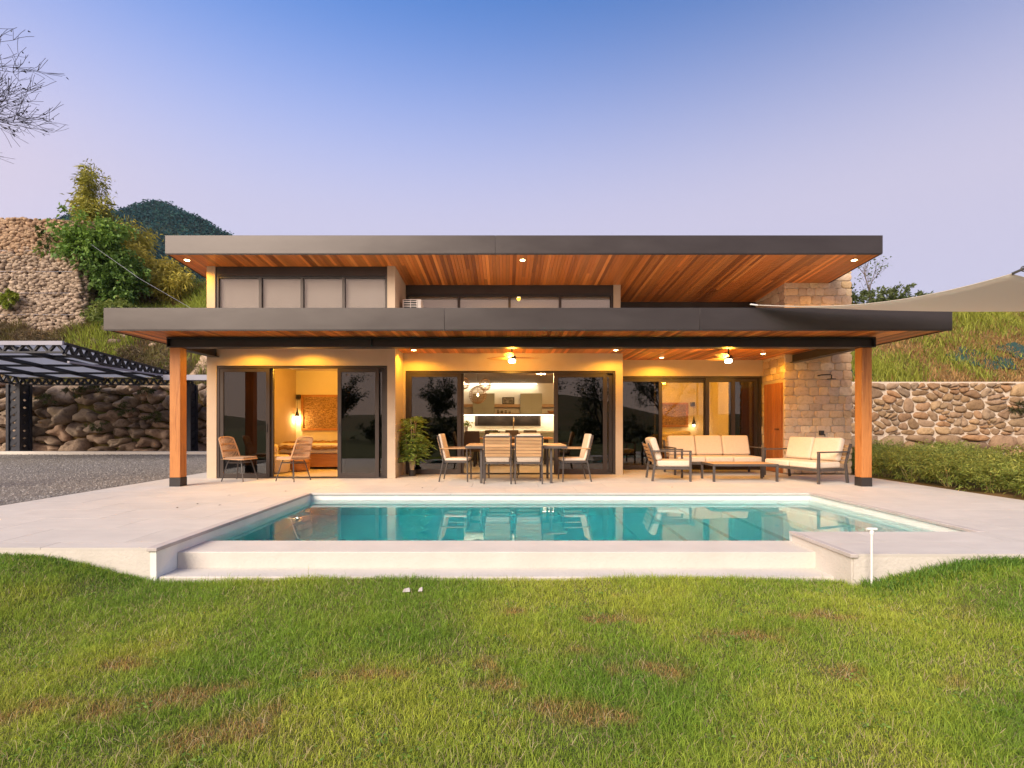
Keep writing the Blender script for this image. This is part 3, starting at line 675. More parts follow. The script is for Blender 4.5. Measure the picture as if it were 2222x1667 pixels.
# ------------------------------------------------------------------ rattan chairs
def rattan_chair(label, loc, rz):
    t = thing('rattan_chair', label, 'chair', loc, rz)
    top = []; w0, w1, zb, zt = .235, .2, .44, .86
    def back(u, v):   # u -1..1, v 0..1
        w = w0 + (w1 - w0) * v; wrap = .05 * (u * u)
        return Vector((u * w, .20 + .13 * v - wrap, zb + (zt - zb) * v - .035 * v * v * abs(u) ** 4))
    m = MB(); loop = [back(-1, v / 8) for v in range(9)] + [back(-1 + 2 * k / 10, 1) for k in range(1, 10)] + [back(1, 1 - v / 8) for v in range(9)]
    loop += [Vector((.235, -.2, .43)), Vector((.2, -.25, .43)), Vector((-.2, -.25, .43)), Vector((-.235, -.2, .43))]
    m.tube(loop, .014, 7, closed=True).build('rim', m_rattan, t, smooth=True)
    m = MB()
    for k in range(15):
        u = -1 + 2 * (k + .5) / 15; m.tube([back(u, v / 5) for v in range(6)], .0065, 5)
    m.build('back_rods', m_rattan, t, smooth=True)
    for v in (.36, .66):
        b = MB()
        for dz in (-.013, 0, .013): b.tube([back(-1 + 2 * k / 10, v) + Vector((0, -.008, dz)) for k in range(11)], .007, 5)
        b.build('back_band', m_rattan, t, smooth=True)
    m = MB()
    for k in range(14):
        y = -.24 + .45 * k / 13; m.tube([(-.23, y, .43), (0, y, .42), (.23, y, .43)], .006, 5)
    m.build('seat_rods', m_rattan, t, smooth=True)
    bx('cushion', m_taupe, t, -.21, .21, -.25, .18, .437, .475, .018, 3)
    for sx in (-1, 1):
        for sy in (-1, 1):
            MB().tube([(sx * .13, sy * .13 - .02, .41), (sx * .15, sy * .15 - .02, .36), (sx * .215, sy * .235 - .02, 0)], .011, 7).build('leg', m_frame, t, smooth=True)
    MB().tube([(-.15, -.17, .36), (.15, -.17, .36), (.15, .13, .36), (-.15, .13, .36)], .009, 6, closed=True).build('leg_ring', m_frame, t)
    return t
rattan_chair('rattan chair with taupe cushion in front of the closed dark door leaf', (-5.26, 10.02, 0), R(80))
rattan_chair('rattan chair with taupe cushion in front of the open bedroom doorway', (-4.16, 10.0, 0), R(-113))

# ------------------------------------------------------------------ outdoor dining set
dt = thing('dining_table', 'long outdoor table with pale timber slats and grey metal legs', 'table', (.21, 10.0, 0))
for k in range(8): bx('slat', m_teak, dt, -.94, .94, -.49 + k * .1225, -.49 + (k + 1) * .1225 - .006, .70, .722, .003)
f = MB(); f.box(-.96, .96, -.505, -.47, .655, .699); f.box(-.96, .96, .47, .505, .655, .699); f.box(-.96, -.92, -.469, .469, .655, .699); f.box(.92, .96, -.469, .469, .655, .699); f.build('apron', m_frame, dt, .003)
for sx in (-1, 1):
    for sy in (-1, 1):
        MB().bar((sx * .66, sy * .40, .655), (sx * .66, sy * .43, 0), .075, .045, (1, 0, 0)).build('leg', m_frame, dt, .003)
def dining_chair(label, loc, rz, group=None):
    t = thing('dining_chair', label, 'chair', loc, rz, group)
    for sx in (-1, 1):
        MB().tube([(sx * .25, -.24, .64), (sx * .25, -.25, .4), (sx * .25, -.255, 0)], .014, 7).build('leg', m_frame, t, smooth=True)
        MB().tube([(sx * .25, .33, .90), (sx * .25, .24, .52), (sx * .25, .22, .40), (sx * .25, .30, 0)], .014, 7).build('leg', m_frame, t, smooth=True)
        bx('armrest', m_teak, t, sx * .25 - .025, sx * .25 + .025, -.28, .27, .635, .655, .005)
    s = MB()
    s.box(-.24, .24, -.25, -.22, .37, .40).box(-.24, .24, .2, .23, .37, .40).box(-.235, -.21, -.22, .2, .37, .40).box(.21, .235, -.22, .2, .37, .40); s.build('seat_frame', m_frame, t)
    for k in range(6):
        z = .51 + k * .06; y = .245 + (z - .52) * .235
        o = MB().box(-.235, .235, -.008, .008, 0, .054).build('slat', m_teak, t, .003); o.location = (0, y + .012, z); o.rotation_euler = (-.23, 0, 0)
    bx('top_rail', m_frame, t, -.25, .25, .322, .345, .875, .9, .004)
    bx('seat_cushion', m_cream, t, -.225, .225, -.27, .2, .402, .455, .022, 3)
    o = MB().box(-.225, .225, -.05, 0, 0, .50).build('back_cushion', m_cream, t, .022, seg=3); o.location = (0, .21, .43); o.rotation_euler = (-.23, 0, 0)
    return t
G2 = 'chairs round the outdoor dining table'
dining_chair('dining chair with slatted back to the pool, beside the palm end of the table', (-.14, 9.70, 0), R(180), G2)
dining_chair('dining chair with slatted back to the pool, beside the sofa end of the table', (.44, 9.70, 0), R(180), G2)
dining_chair('cream cushioned dining chair at the table end near the potted palm', (-.96, 10.02, 0), R(86), G2)
dining_chair('cream cushioned dining chair at the table end towards the sofas', (1.35, 10.02, 0), R(-86), G2)
dining_chair('dining chair behind the outdoor table, backing on the kitchen doorway, palm side', (-.1, 10.72, 0), R(4), G2)
dining_chair('dining chair behind the outdoor table, backing on the kitchen doorway, sofa side', (.52, 10.72, 0), R(-5), G2)

# ------------------------------------------------------------------ lounge set
def lounge(name, label, cat, n, loc, rz, sw_=.6):
    t = thing(name, label, cat, loc, rz); w = n * sw_ / 2 + .05
    for sx in (-1, 1):
        m = MB(); m.bar((sx * w, -.36, 0), (sx * w, -.36, .58), .04, .04).build('front_leg', m_frame, t, .003)
        MB().bar((sx * w, .36, 0), (sx * w, .31, .36), .04, .04).build('rear_leg', m_frame, t, .003)
        MB().bar((sx * w, .3, .34), (sx * w, .44, .74), .04, .03).build('back_post', m_frame, t, .003)
        MB().bar((sx * w, -.38, .59), (sx * w, .38, .59), .05, .025).build('armrest', m_frame, t, .003)
    f = MB(); f.box(-w + .02, w - .02, -.38, -.345, .23, .275).box(-w + .02, w - .02, .29, .325, .23, .275).box(-w + .02, -w + .055, -.345, .29, .23, .275).box(w - .055, w - .02, -.345, .29, .23, .275); f.build('seat_frame', m_frame, t)
    for k in range(5):
        z = .36 + k * .075; y = .30 + (z - .34) * .35
        o = MB().box(-w + .02, w - .02, -.007, .007, 0, .055).build('back_slat', m_teak, t, .003); o.location = (0, y + .005, z); o.rotation_euler = (-.33, 0, 0)
    for k in range(n):
        a = -n * sw_ / 2 + k * sw_
        o = bx('seat_cushion', m_cream, t, a + .004, a + sw_ - .004, -.38, .26, .277, .40, .035, 4)
        o = MB().box(-sw_ / 2 + .004, sw_ / 2 - .004, -.13, 0, 0, .46).build('back_cushion', m_cream, t, .045, seg=4)
        o.location = (a + sw_ / 2, .275, .385); o.rotation_euler = (-.30, random.uniform(-.015, .015), random.uniform(-.02, .02))
    return t
lounge('sofa', 'long three seat sofa with cream cushions against the glass doors', 'sofa', 3, (4.70, 11.45, 0), 0, .62)
lounge('armchair', 'single cream cushioned armchair with slatted back by the dark glass', 'armchair', 1, (3.27, 10.2, 0), R(84), .58)
lounge('loveseat', 'two seat cream loveseat with its back to the timber column and stone wall', 'sofa', 2, (5.95, 10.12, 0), R(-72), .60)
ct = thing('coffee_table', 'low timber topped coffee table in front of the long sofa', 'table', (4.65, 10.1, 0))
for k in range(6): bx('slat', m_teak, ct, -.61, .61, -.3 + k * .1, -.3 + (k + 1) * .1 - .005, .325, .345, .002)
f = MB(); f.box(-.63, .63, -.32, -.302, .30, .343).box(-.63, .63, .302, .32, .30, .343).box(-.63, -.612, -.302, .302, .30, .343).box(.612, .63, -.302, .302, .30, .343); f.build('apron', m_frame, ct)
for sx in (-1, 1):
    for sy in (-1, 1): bx('leg', m_frame, ct, sx * .61 - .02, sx * .61 + .02, sy * .295 - .02, sy * .295 + .02, 0, .299, .002)

# ------------------------------------------------------------------ potted palm
pp = thing('potted_palm', 'bushy green bamboo palm in a small black pot beside the wall corner', 'plant', (-2.0, 10.9, 0))
MB().lathe([(.06, 0), (.075, .01), (.085, .13), (.078, .132), (.075, .11), (.002, .11)], n=18).build('pot', m_black, pp, smooth=True)
LP, LD, LC = [], [], []
for k in range(12):
    a = k * 2.4; h = random.uniform(.6, 1.2); r = random.uniform(.05, .26); x0, y0 = .03 * math.cos(a), .03 * math.sin(a)
    pts = [Vector((x0 + r * math.cos(a) * (u / 6) ** 1.5, y0 + r * math.sin(a) * (u / 6) ** 1.5, .1 + h * u / 6)) for u in range(7)]
    MB().tube(pts, .011, 6, r1=.006).build('stem', m_stem, pp, smooth=True)
    for q in range(15):
        u = random.uniform(.3, 1.0); i = min(5, int(u * 6)); b = pts[i].lerp(pts[i + 1], u * 6 - i); an = random.uniform(0, 6.28)
        d = Vector((math.cos(an), math.sin(an), random.uniform(.1, .9))).normalized(); Lf = random.uniform(.18, .34)
        for w in range(13):
            s = w / 12; p = b + d * Lf * s + Vector((0, 0, -.13 * s * s)); sd = d.cross(Vector((0, 0, 1))).normalized() * (1 if w % 2 else -1)
            LP.append(p[:]); LD.append((d * .7 + sd * .8 + Vector((0, 0, random.uniform(-.4, .25))))[:])
LP = np.array(LP); n_ = len(LP)
leaves('foliage', LP, rng.uniform(.09, .16, n_), rng.uniform(.014, .024, n_), np.array(LD), cmix((.12, .20, .03), (.32, .40, .08), rng.uniform(0, 1, n_)), m_leaf, pp)

# ------------------------------------------------------------------ bedroom on the left
bd = thing('bed', 'bed with brown fur throw on a timber base in the lit bedroom', 'bed', (-4.55, 13.4, 0))
bx('base', m_wood, bd, -1.0, 1.1, -.95, .95, .06, .38, .01); bx('mattress', m_sheet, bd, -1.02, 1.12, -.93, .95, .382, .64, .05, 3)
th = MB(); nx, ny = 40, 20
for j in range(ny + 1):
    for i in range(nx + 1):
        x = -1.12 + 2.32 * i / nx; y = -1.0 + 1.1 * j / ny
        z = .665 + .035 * mnoise.noise(Vector((x * 4, y * 4, 0))) + .03 * mnoise.noise(Vector((x * 11, y * 11, 3)))
        if j < 3: z -= (3 - j) * .05
        if i < 3: z -= (3 - i) * .045
        th.v.append((x, y, z))
for j in range(ny):
    for i in range(nx):
        a = j * (nx + 1) + i; th.f.append((a, a + 1, a + nx + 2, a + nx + 1))
o = th.build('throw', m_throw, bd, smooth=True); s = o.modifiers.new('t', 'SOLIDIFY'); s.thickness = .03
def tapestry(x0, x1, z0, z1, y, label):
    t = thing('woven_panel', label, 'wall art', ((x0 + x1) / 2, y, z0)); w, h = (x1 - x0) / 2, z1 - z0
    f = MB(); b = .06
    f.box(-w, -w + b, -.05, -.002, 0, h).box(w - b, w, -.05, -.002, 0, h).box(-w + b, w - b, -.05, -.002, 0, b).box(-w + b, w - b, -.05, -.002, h - b, h); f.build('frame', m_wood, t)
    m = MB(); nx, nz = 60, 48
    for j in range(nz + 1):
        for i in range(nx + 1):
            x = -w + b + (2 * w - 2 * b) * i / nx; z = b + (h - 2 * b) * j / nz
            m.v.append((x, -.018 - .016 * mnoise.noise(Vector((x * 13 + 4, z * 34, x0))), z))
    for j in range(nz):
        for i in range(nx): a = j * (nx + 1) + i; m.f.append((a, a + 1, a + nx + 2, a + nx + 1))
    m.build('weaving', m_weave, t)
tapestry(-5.82, -4.05, .93, 1.95, 14.5, 'wood framed woven panel above the bed with fur throw')
def bed_pendant(x, y, zt, zb, label, e):
    t = thing('pendant_lamp', label, 'lamp', (x, y, 0))
    bx('wall_box', m_black, t, -.05, .05, -.02, .10, zt, zt + .12, .004)
    MB().tube([(0, -.02, zt + .03), (0, -.06, zt), (0, -.06, zb + .2)], .004, 5).build('cord', m_black, t)
    MB().lathe([(.012, zb + .24), (.02, zb + .15), (.055, zb + .05), (.062, zb), (.05, zb)], 0, -.06, 16).build('shade', m_black, t, smooth=True)
    MB().lathe([(.004, zb - .07), (.03, zb - .04), (.035, zb - .01), (.01, zb + .02)], 0, -.06, 12).build('bulb', m_bulbw, t, smooth=True)
    lamp(t, (0, -.06, zb - .1), e, WARM, 'POINT', .04)
bed_pendant(-6.0 + .12, 14.4, 1.83, 1.33, 'black pendant lamp glowing in the corner beside the bed', 5)
ac_ = thing('tub_chair', 'rounded cream tub chair inside the left bedroom doorway', 'chair', (-5.28, 11.6, 0))
m = MB(); m.lathe([(.30, .02), (.33, .06), (.34, .34), (.31, .4), (.002, .41)], n=24); m.build('seat', m_cream, ac_, smooth=True)
m = MB(); pts = []
for k in range(15):
    a = R(10 + 160 * k / 14 + 90); pts.append((.29 * math.cos(a), .29 * math.sin(a), .56))
m.tube(pts, .08, 10).build('backrest', m_cream, ac_, smooth=True)
m = MB()
for k in range(14):
    a0, a1 = R(10 + 160 * k / 14 + 90), R(10 + 160 * (k + 1) / 14 + 90)
    m.hexa([(.25 * math.cos(a0), .25 * math.sin(a0), .36), (.345 * math.cos(a0), .345 * math.sin(a0), .36), (.345 * math.cos(a1), .345 * math.sin(a1), .36), (.25 * math.cos(a1), .25 * math.sin(a1), .36), (.25 * math.cos(a0), .25 * math.sin(a0), .56), (.345 * math.cos(a0), .345 * math.sin(a0), .56), (.345 * math.cos(a1), .345 * math.sin(a1), .56), (.25 * math.cos(a1), .25 * math.sin(a1), .56)])
m.build('back_shell', m_cream, ac_, smooth=True)
po = thing('pouf', 'round brown leather pouf at the foot of the bed', 'pouf', (-4.85, 12.0, 0))
MB().lathe([(.17, .0), (.22, .05), (.23, .16), (.2, .26), (.1, .29), (.002, .29)], n=24).build('body', m_wood, po, smooth=True)
MB().tube([(.228 * math.cos(a / 24 * 6.283), .228 * math.sin(a / 24 * 6.283), .2) for a in range(24)], .008, 5, closed=True).build('seam', m_leather, po)
def ceil_light(x, y, z, label, e, color=WARM, r=.14):
    t = thing('ceiling_light', label, 'lamp', (x, y, z))
    MB().lathe([(r, 0), (r + .01, -.01), (r, -.03), (r - .02, -.03)], n=24).build('rim', m_white, t, smooth=True)
    MB().lathe([(.002, -.045), (r - .04, -.04), (r - .02, -.028), (.002, -.027)], n=24).build('diffuser', m_bulbw, t, smooth=True)
    lamp(t, (0, 0, -.12), e, color, 'POINT', .12)
ceil_light(-4.3, 12.1, 2.639, 'round ceiling light inside the bedroom with the fur throw', 60, AMBER)
ceil_light(4.6, 14.0, 2.639, 'round ceiling light inside the bedroom behind the long sofa', 44, AMBER)
ceil_light(.9, 12.6, 2.399, 'round ceiling light inside the kitchen and dining room', 44, WARM)

# ------------------------------------------------------------------ bedroom behind the sofa
b2 = thing('bed', 'bed with stacked pillows seen through the glass behind the sofa', 'bed', (4.9, 14.3, 0))
bx('base', m_wood, b2, -.8, .9, -.9, 1.2, .05, .35, .01); bx('mattress', m_sheet, b2, -.82, .92, -.9, 1.2, .352, .6, .05, 3)
for (x, z, ry) in ((-.15, .6, .05), (.05, .74, -.06)):
    o = MB().box(-.42, .42, -.25, .25, 0, .15).build('pillow', m_cream, b2, .07, seg=4); o.location = (x, .55, z); o.rotation_euler = (0, ry, 0)
tapestry(4.70, 5.62, 1.02, 1.77, 15.6, 'wood framed woven panel on the wall behind the stacked pillows')
bed_pendant(5.75, 15.5, 1.66, 1.1, 'black pendant lamp beside the woven panel behind the sofa', 1)

# ------------------------------------------------------------------ kitchen
kt = thing('kitchen_counter', 'white topped kitchen counter with sage base cabinets along the back wall', 'counter', (0, 15.68, 0))
for k in range(6): bx('cabinet_door', m_sage, kt, -2.2 + k * .78, -2.2 + (k + 1) * .78 - .01, -.31, -.29, .1, .84, .003)
bx('carcass', m_sage, kt, -2.2, 2.48, -.289, .30, .08, .85); bx('worktop', m_kitwall, kt, -2.22, 2.49, -.34, .30, .852, .9, .004)
MB().tube([(.86 - .6, .1, .9), (.26, .1, 1.22), (.26, .05, 1.3), (.26, -.04, 1.31), (.26, -.1, 1.24), (.26, -.1, 1.18)], .016, 8).build('tap', m_steel, kt, smooth=True)
kw = bx('kitchen_window', m_alum, H, -.95, 1.12, 15.955, 15.99, 1.05, 1.42)
bx('pane', M('night_glass', [(.012, .010, .009), (.04, .03, .026)], 2, .25, spec=.15), kw, -.86, 1.06, 15.945, 15.953, 1.09, 1.37)
def cab(x0, x1, label):
    t = thing('wall_cabinet', label, 'cabinet', ((x0 + x1) / 2, 15.99, 1.42)); w = (x1 - x0) / 2
    bx('carcass', m_sage, t, -w, w, -.32, -.001, 0, .64)
    for s in (0, 1): bx('door', m_sage, t, -w + s * w, -w + (s + 1) * w - .004, -.34, -.321, .003, .637, .003)
cab(-1.0, -.33, 'sage wall cabinet behind the rattan globe lamps'); cab(.47, 1.14, 'sage wall cabinet above the dark kitchen window, away from the globes')
for z, h, lab in ((1.64, .09, 'thick upper wooden shelf running behind the wall cabinets'), (1.40, .045, 'thin lower wooden shelf at the foot of the wall cabinets')):
    tag(bx('wall_shelf', m_shelf, None, -2.2, 2.48, 15.74, 15.99, z, z + h, .003), lab, 'shelf')
pc = thing('framed_picture', 'small dark framed picture standing on the upper kitchen shelf', 'picture', (.10, 15.9, 1.732))
bx('frame', m_black, pc, -.19, .19, -.03, 0, 0, .22); bx('print', M('print', [(.10, .09, .08), (.42, .38, .33)], 14, .7), pc, -.165, .165, -.034, -.031, .025, .195)
bw = MB().lathe([(.05, 1.446), (.09, 1.46), (.14, 1.53), (.13, 1.532), (.08, 1.47), (.002, 1.465)], 1.45, 15.85, 18).build('wooden_bowl', m_wood, None, smooth=True); tag(bw, 'orange brown wooden bowl on the lower kitchen shelf', 'bowl')
for x, r_, h in ((-.22, .03, .12), (-.1, .035, .09), (.02, .03, .10), (.14, .03, .08)):
    o = MB().lathe([(r_ * .7, 1.446), (r_, 1.46), (r_, 1.446 + h), (r_ * .8, 1.446 + h)], x, 15.86, 12).build('glass_tumbler', m_clear, None, smooth=True); tag(o, 'clear glass tumbler on the lower kitchen shelf', 'glass', 'tumblers on the kitchen shelf')
kp = thing('kitchen_plant', 'small lime green plant in a pot on the kitchen counter', 'plant', (-1.19, 15.45, .9))
MB().lathe([(.05, 0), (.065, .14), (.06, .14), (.002, .12)], n=14).build('pot', m_coping, kp, smooth=True)
n_ = 160; LD = rng.normal(size=(n_, 3)) * [1, 1, .5] + [0, 0, .8]
leaves('foliage', LD * rng.uniform(.02, .09, (n_, 1)) + [0, 0, .15], rng.uniform(.06, .1, n_), .03, LD, cmix((.16, .22, .03), (.36, .42, .07), rng.uniform(0, 1, n_)), m_leaf, kp)
# light strips
for x0, x1, y, z, e, lab in ((-2.0, 1.0, 15.9, 2.36, 2.4, 'glowing light strip along the top of the kitchen wall'), (-2.1, 2.4, 15.80, 1.385, 4.8, 'glowing light strip under the lower kitchen shelf')):
    t = thing('light_strip', lab, 'lamp', ((x0 + x1) / 2, y, z))
    bx('diffuser', m_led, t, -(x1 - x0) / 2, (x1 - x0) / 2, -.015, .015, 0, .012)
    L = bpy.data.lights.new('strip_light', 'AREA'); L.shape = 'RECTANGLE'; L.size = x1 - x0; L.size_y = .04; L.energy = e; L.color = (1, .80, .52)
    o = bpy.data.objects.new('strip_light', L); link(o, t); o.location = (0, 0, -.01); o.rotation_euler = (0 if z > 2 else R(18), 0, 0)
# globe pendants
def globe(x, y, z, r, label):
    t = thing('globe_pendant', label, 'lamp', (x, y, z), 0, 'rattan globe pendants')
    m = MB(); n = max(9, int(r / .014))
    for k in range(1, n):
        ph = math.pi * k / n; m.tube([(r * math.sin(ph) * math.cos(a / 18 * 6.283), r * math.sin(ph) * math.sin(a / 18 * 6.283), r * math.cos(ph)) for a in range(18)], .0062, 4, closed=True)
    for k in range(8):
        a = k * math.pi / 4; m.tube([(r * math.sin(p) * math.cos(a), r * math.sin(p) * math.sin(a), r * math.cos(p)) for p in [math.pi * q / 10 for q in range(11)]], .004, 4)
    m.build('shade', m_globe, t)
    MB().tube([(0, 0, r), (0, 0, 2.4 - z)], .004, 5).build('cord', m_black, t)
    MB().lathe([(.004, -.05), (.03, -.02), (.03, .02), (.01, .05)], n=12).build('bulb', m_bulbs, t, smooth=True)
    lamp(t, (0, 0, 0), 1.6, (1, .72, .4), 'POINT', .04)
globe(-1.10, 13.5, 2.2, .16, 'rattan globe pendant half hidden by the door frame'); globe(-.535, 13.5, 2.16, .16, 'small rattan globe pendant hanging over a bigger globe'); globe(-.70, 13.0, 1.86, .225, 'largest rattan globe pendant, hanging lowest')
# indoor dining table with leather chairs
it = thing('indoor_table', 'dark indoor dining table in front of the kitchen', 'table', (.15, 13.6, 0))
bx('top', m_wood, it, -1.1, 1.1, -.45, .45, .72, .76, .006)
for sx in (-1, 1):
    for sy in (-1, 1): bx('leg', m_black, it, sx * .95 - .03, sx * .95 + .03, sy * .35 - .03, sy * .35 + .03, 0, .719)
def leather_chair(x, y, rz, label):
    t = thing('leather_chair', label, 'chair', (x, y, 0), rz, 'dark leather chairs indoors')
    bx('seat', m_leather, t, -.22, .22, -.22, .22, .42, .48, .02, 3)
    m = MB(); m.hexa([(-.22, .18, .46), (.22, .18, .46), (.22, .24, .46), (-.22, .24, .46), (-.185, .25, .94), (.185, .25, .94), (.185, .29, .94), (-.185, .29, .94)]); m.build('backrest', m_leather, t, .03, seg=3)
    for sx in (-1, 1):
        for sy in (-1, 1): MB().tube([(sx * .17, sy * .17, .42), (sx * .21, sy * .21, 0)], .013, 6).build('leg', m_black, t)
leather_chair(-.85, 12.85, R(186), 'dark leather chair standing nearest the door opening under the globes')
for x in (-.4, .18, .7): leather_chair(x, 14.2, R(-3), 'dark leather chair on the kitchen side of the indoor table')
tr = thing('fruit_bowl', 'low dark bowl of greenery on the indoor dining table', 'bowl', (-.3, 13.6, .76))
MB().lathe([(.06, 0), (.14, .05), (.16, .09), (.15, .09), (.002, .05)], n=18).build('bowl', m_black, tr, smooth=True)
n_ = 120; LD = rng.normal(size=(n_, 3)) * [1, 1, .4] + [0, 0, .5]
leaves('greenery', LD * rng.uniform(.02, .08, (n_, 1)) + [0, 0, .08], rng.uniform(.05, .09, n_), .03, LD, cmix((.08, .11, .03), (.2, .22, .06), rng.uniform(0, 1, n_)), m_leaf, tr)

# ------------------------------------------------------------------ outdoor unit on the lower roof
ac = thing('air_conditioner', 'white air conditioner unit standing on the lower roof', 'air conditioner', (-1.97, 10.95, 3.02))
bx('case', m_ac, ac, -.22, .18, -.14, .14, .03, .76, .012)
bx('grille_back', m_black, ac, -.20, .1, -.146, -.1405, .38, .74)
for k in range(7): bx('grille_bar', m_ac, ac, -.2, .1, -.156, -.147, .40 + k * .05, .415 + k * .05)
for x in (-.2, -.05, .085): bx('grille_bar', m_ac, ac, x, x + .014, -.158, -.1565, .385, .735)
for x in (-.18, .1): bx('foot', m_black, ac, x, x + .05, -.13, .13, 0, .029)

# ------------------------------------------------------------------ shade sail
P1, P2, P3 = Vector((4.12, 8.27, 3.055)), Vector((6.30, 6.30, 2.985)), Vector((11.3, 7.7, 2.92))
ss = thing('shade_sail', 'pale triangular shade sail tied to the lower roof edge', 'shade sail', tuple(P1))
n = 26; m = MB(); idx = {}
ctr = (P1 + P2 + P3) / 3
for i in range(n + 1):
    for j in range(n + 1 - i):
        a, b = i / n, j / n; c = 1 - a - b
        p = P1 * c + P2 * a + P3 * b
        e = 27 * a * b * c
        pull = a * c * .50 + b * c * .28 + a * b * .5          # hollow edges, drawn inwards
        p = p + (ctr - p) * pull * .55 * (1 - e * .6)
        p.z += -.62 * a * c - .30 * b * c - .35 * a * b - .05 * e
        idx[i, j] = len(m.v); m.v.append(tuple(p - P1))
for i in range(n):
    for j in range(n - i):
        m.f.append((idx[i, j], idx[i + 1, j], idx[i, j + 1]))
        if i + j < n - 1: m.f.append((idx[i + 1, j], idx[i + 1, j + 1], idx[i, j + 1]))
o = m.build('cloth', m_sail, ss, smooth=True); s = o.modifiers.new('t', 'SOLIDIFY'); s.thickness = .006
MB().tube([m.v[idx[i, 0]] for i in range(n + 1)], .006, 6).build('hem', m_sail, ss, smooth=True)
MB().tube([m.v[idx[0, j]] for j in range(n + 1)], .009, 6).build('hem', m_sail, ss, smooth=True)
q = P2 - P1; MB().tube([q, q + Vector((.10, -.06, .05)), q + Vector((.9, -.5, .42))], .016, 6).build('tie_rope', m_rope, ss, smooth=True)
MB().tube([q + Vector((.09 + .03 * math.cos(a), -.05, .045 + .03 * math.sin(a))) for a in [k * .7 for k in range(9)]], .008, 5, closed=True).build('shackle', m_frame, ss)
MB().tube([(0, 0, 0), (-.12, .0, .015)], .012, 6).build('corner_tie', m_white, ss)
mp_ = thing('sail_mast', 'slim dark mast holding the free corner of the shade sail', 'mast', (7.26, 5.78, -.3))
MB().tube([(0, 0, 0), (0, 0, 3.95)], .04, 12).build('pole', m_frame, mp_, smooth=True); MB().lathe([(.1, 0), (.1, .02), (.05, .04), (.04, .1)], n=14).build('foot', m_frame, mp_, smooth=True)

# ------------------------------------------------------------------ white pipe in the lawn, scraps
pv = thing('white_pipe', 'white plastic stand pipe with a tee top at the pool corner', 'pipe', (3.08, 4.26, -.2))
MB().tube([(0, 0, -.1), (0, 0, .43)], .0092, 10).build('pipe', m_pvc, pv, smooth=True)
MB().tube([(-.042, 0, .435), (.042, 0, .435)], .0125, 10).build('tee', m_pvc, pv, smooth=True); MB().lathe([(.015, .39), (.016, .395), (.016, .42), (.014, .425)], n=12).build('collar', m_pvc, pv, smooth=True)
for (x, y, s, lab) in ((-.80, 4.12, .032, 'flat white scrap lying on the lawn before the pool'), (-.69, 4.14, .018, 'small crumpled pale scrap in the grass beside a flat white one')):
    m = MB(); z = float(lawn_z(x, y)) + .035
    m.hexa([(x - s, y - .02, z - .012), (x + s, y - .025, z - .008), (x + s * .8, y + .03, z), (x - s * .9, y + .03, z - .002), (x - s * .8, y - .015, z - .006), (x + s * .6, y - .01, z - .003), (x + s * .5, y + .02, z + .012), (x - s * .5, y + .02, z + .004)])
    tag(m.build('scrap', m_coping), lab, 'litter')

for k in range(7):
    x, y, a = random.uniform(-4.6, -3.4), random.uniform(6.6, 8.6), random.uniform(0, 6.28); c, s_ = math.cos(a) * .03, math.sin(a) * .03
    if k > 4: x, y = random.uniform(-1.5, 4.5), random.uniform(8.5, 9.2)
    m = MB(); m.v = [(x - c, y - s_, .003), (x + s_ * .5, y - c * .5, .008), (x + c, y + s_, .003), (x - s_ * .5, y + c * .5, .009), (x, y, .012)]; m.f = [(0, 1, 4), (1, 2, 4), (2, 3, 4), (3, 0, 4)]
    tag(m.build('fallen_leaf', m_bark), 'small dry leaf lying on the pale terrace tiles', 'leaf', 'dry leaves on the terrace')
# ------------------------------------------------------------------ carport of black lattice steel
cp = thing('carport', 'black lattice steel carport with pale roof panels on the gravel', 'carport', (0, 0, 0))
CX0, CX1, CYF, CYB = -18.4, -12.0, 13.8, 19.2
def cz(y): return 3.33 + (2.90 - 3.33) * (y - CYF) / (CYB - CYF)     # top of girders
def girder(p, q, d, name, n):
    p, q = Vector(p), Vector(q); m = MB(); up = Vector((0, 0, d))
    m.bar(p - up * .06, q - up * .06, .10, d * .16); m.bar(p - up * .94, q - up * .94, .10, d * .16)
    for k in range(n):
        a, b = p.lerp(q, k / n), p.lerp(q, (k + 1) / n); mid = (a + b) / 2
        m.bar(a - up * .92, mid - up * .08, .05, .075, (0, 1, 0) if abs((q - p).y) < .1 else (1, 0, 0)); m.bar(mid - up * .08, b - up * .92, .05, .075, (0, 1, 0) if abs((q - p).y) < .1 else (1, 0, 0))
    return m.build(name, m_carport, cp)
girder((CX0 - 2, CYF, cz(CYF)), (CX1, CYF, cz(CYF)), .28, 'front_girder', 20)
bx('gutter', m_carlight, cp, CX0 - 2, CX1 + .05, CYF - .12, CYF - .06, cz(CYF) - .08, cz(CYF) + .03)
for x in (CX1, CX0): girder((x, CYF, cz(CYF)), (x, CYB + .3, cz(CYB)), .34, 'side_girder', 18)
girder((CX0, CYB, cz(CYB) - .06), (CX1, CYB, cz(CYB) - .06), .26, 'back_girder', 22)
bx('gutter', m_carlight, cp, CX1 + .08, CX1 + .14, CYF, CYB, cz(CYF) - .55, cz(CYF) - .5).hide_render = False
for x in (-16.8, -15.2, -13.6): MB().bar((x, CYF, cz(CYF) - .1), (x, CYB, cz(CYB) - .1), .09, .12).build('rafter', m_carport, cp)
ys = [CYF + .05, 15.2, 16.6, 18.0, CYB]
for y in ys[1:-1]: MB().bar((CX0, y, cz(y) - .08), (CX1, y, cz(y) - .08), .07, .07).build('purlin', m_carport, cp)
xs = [CX0, -16.8, -15.2, -13.6, CX1]
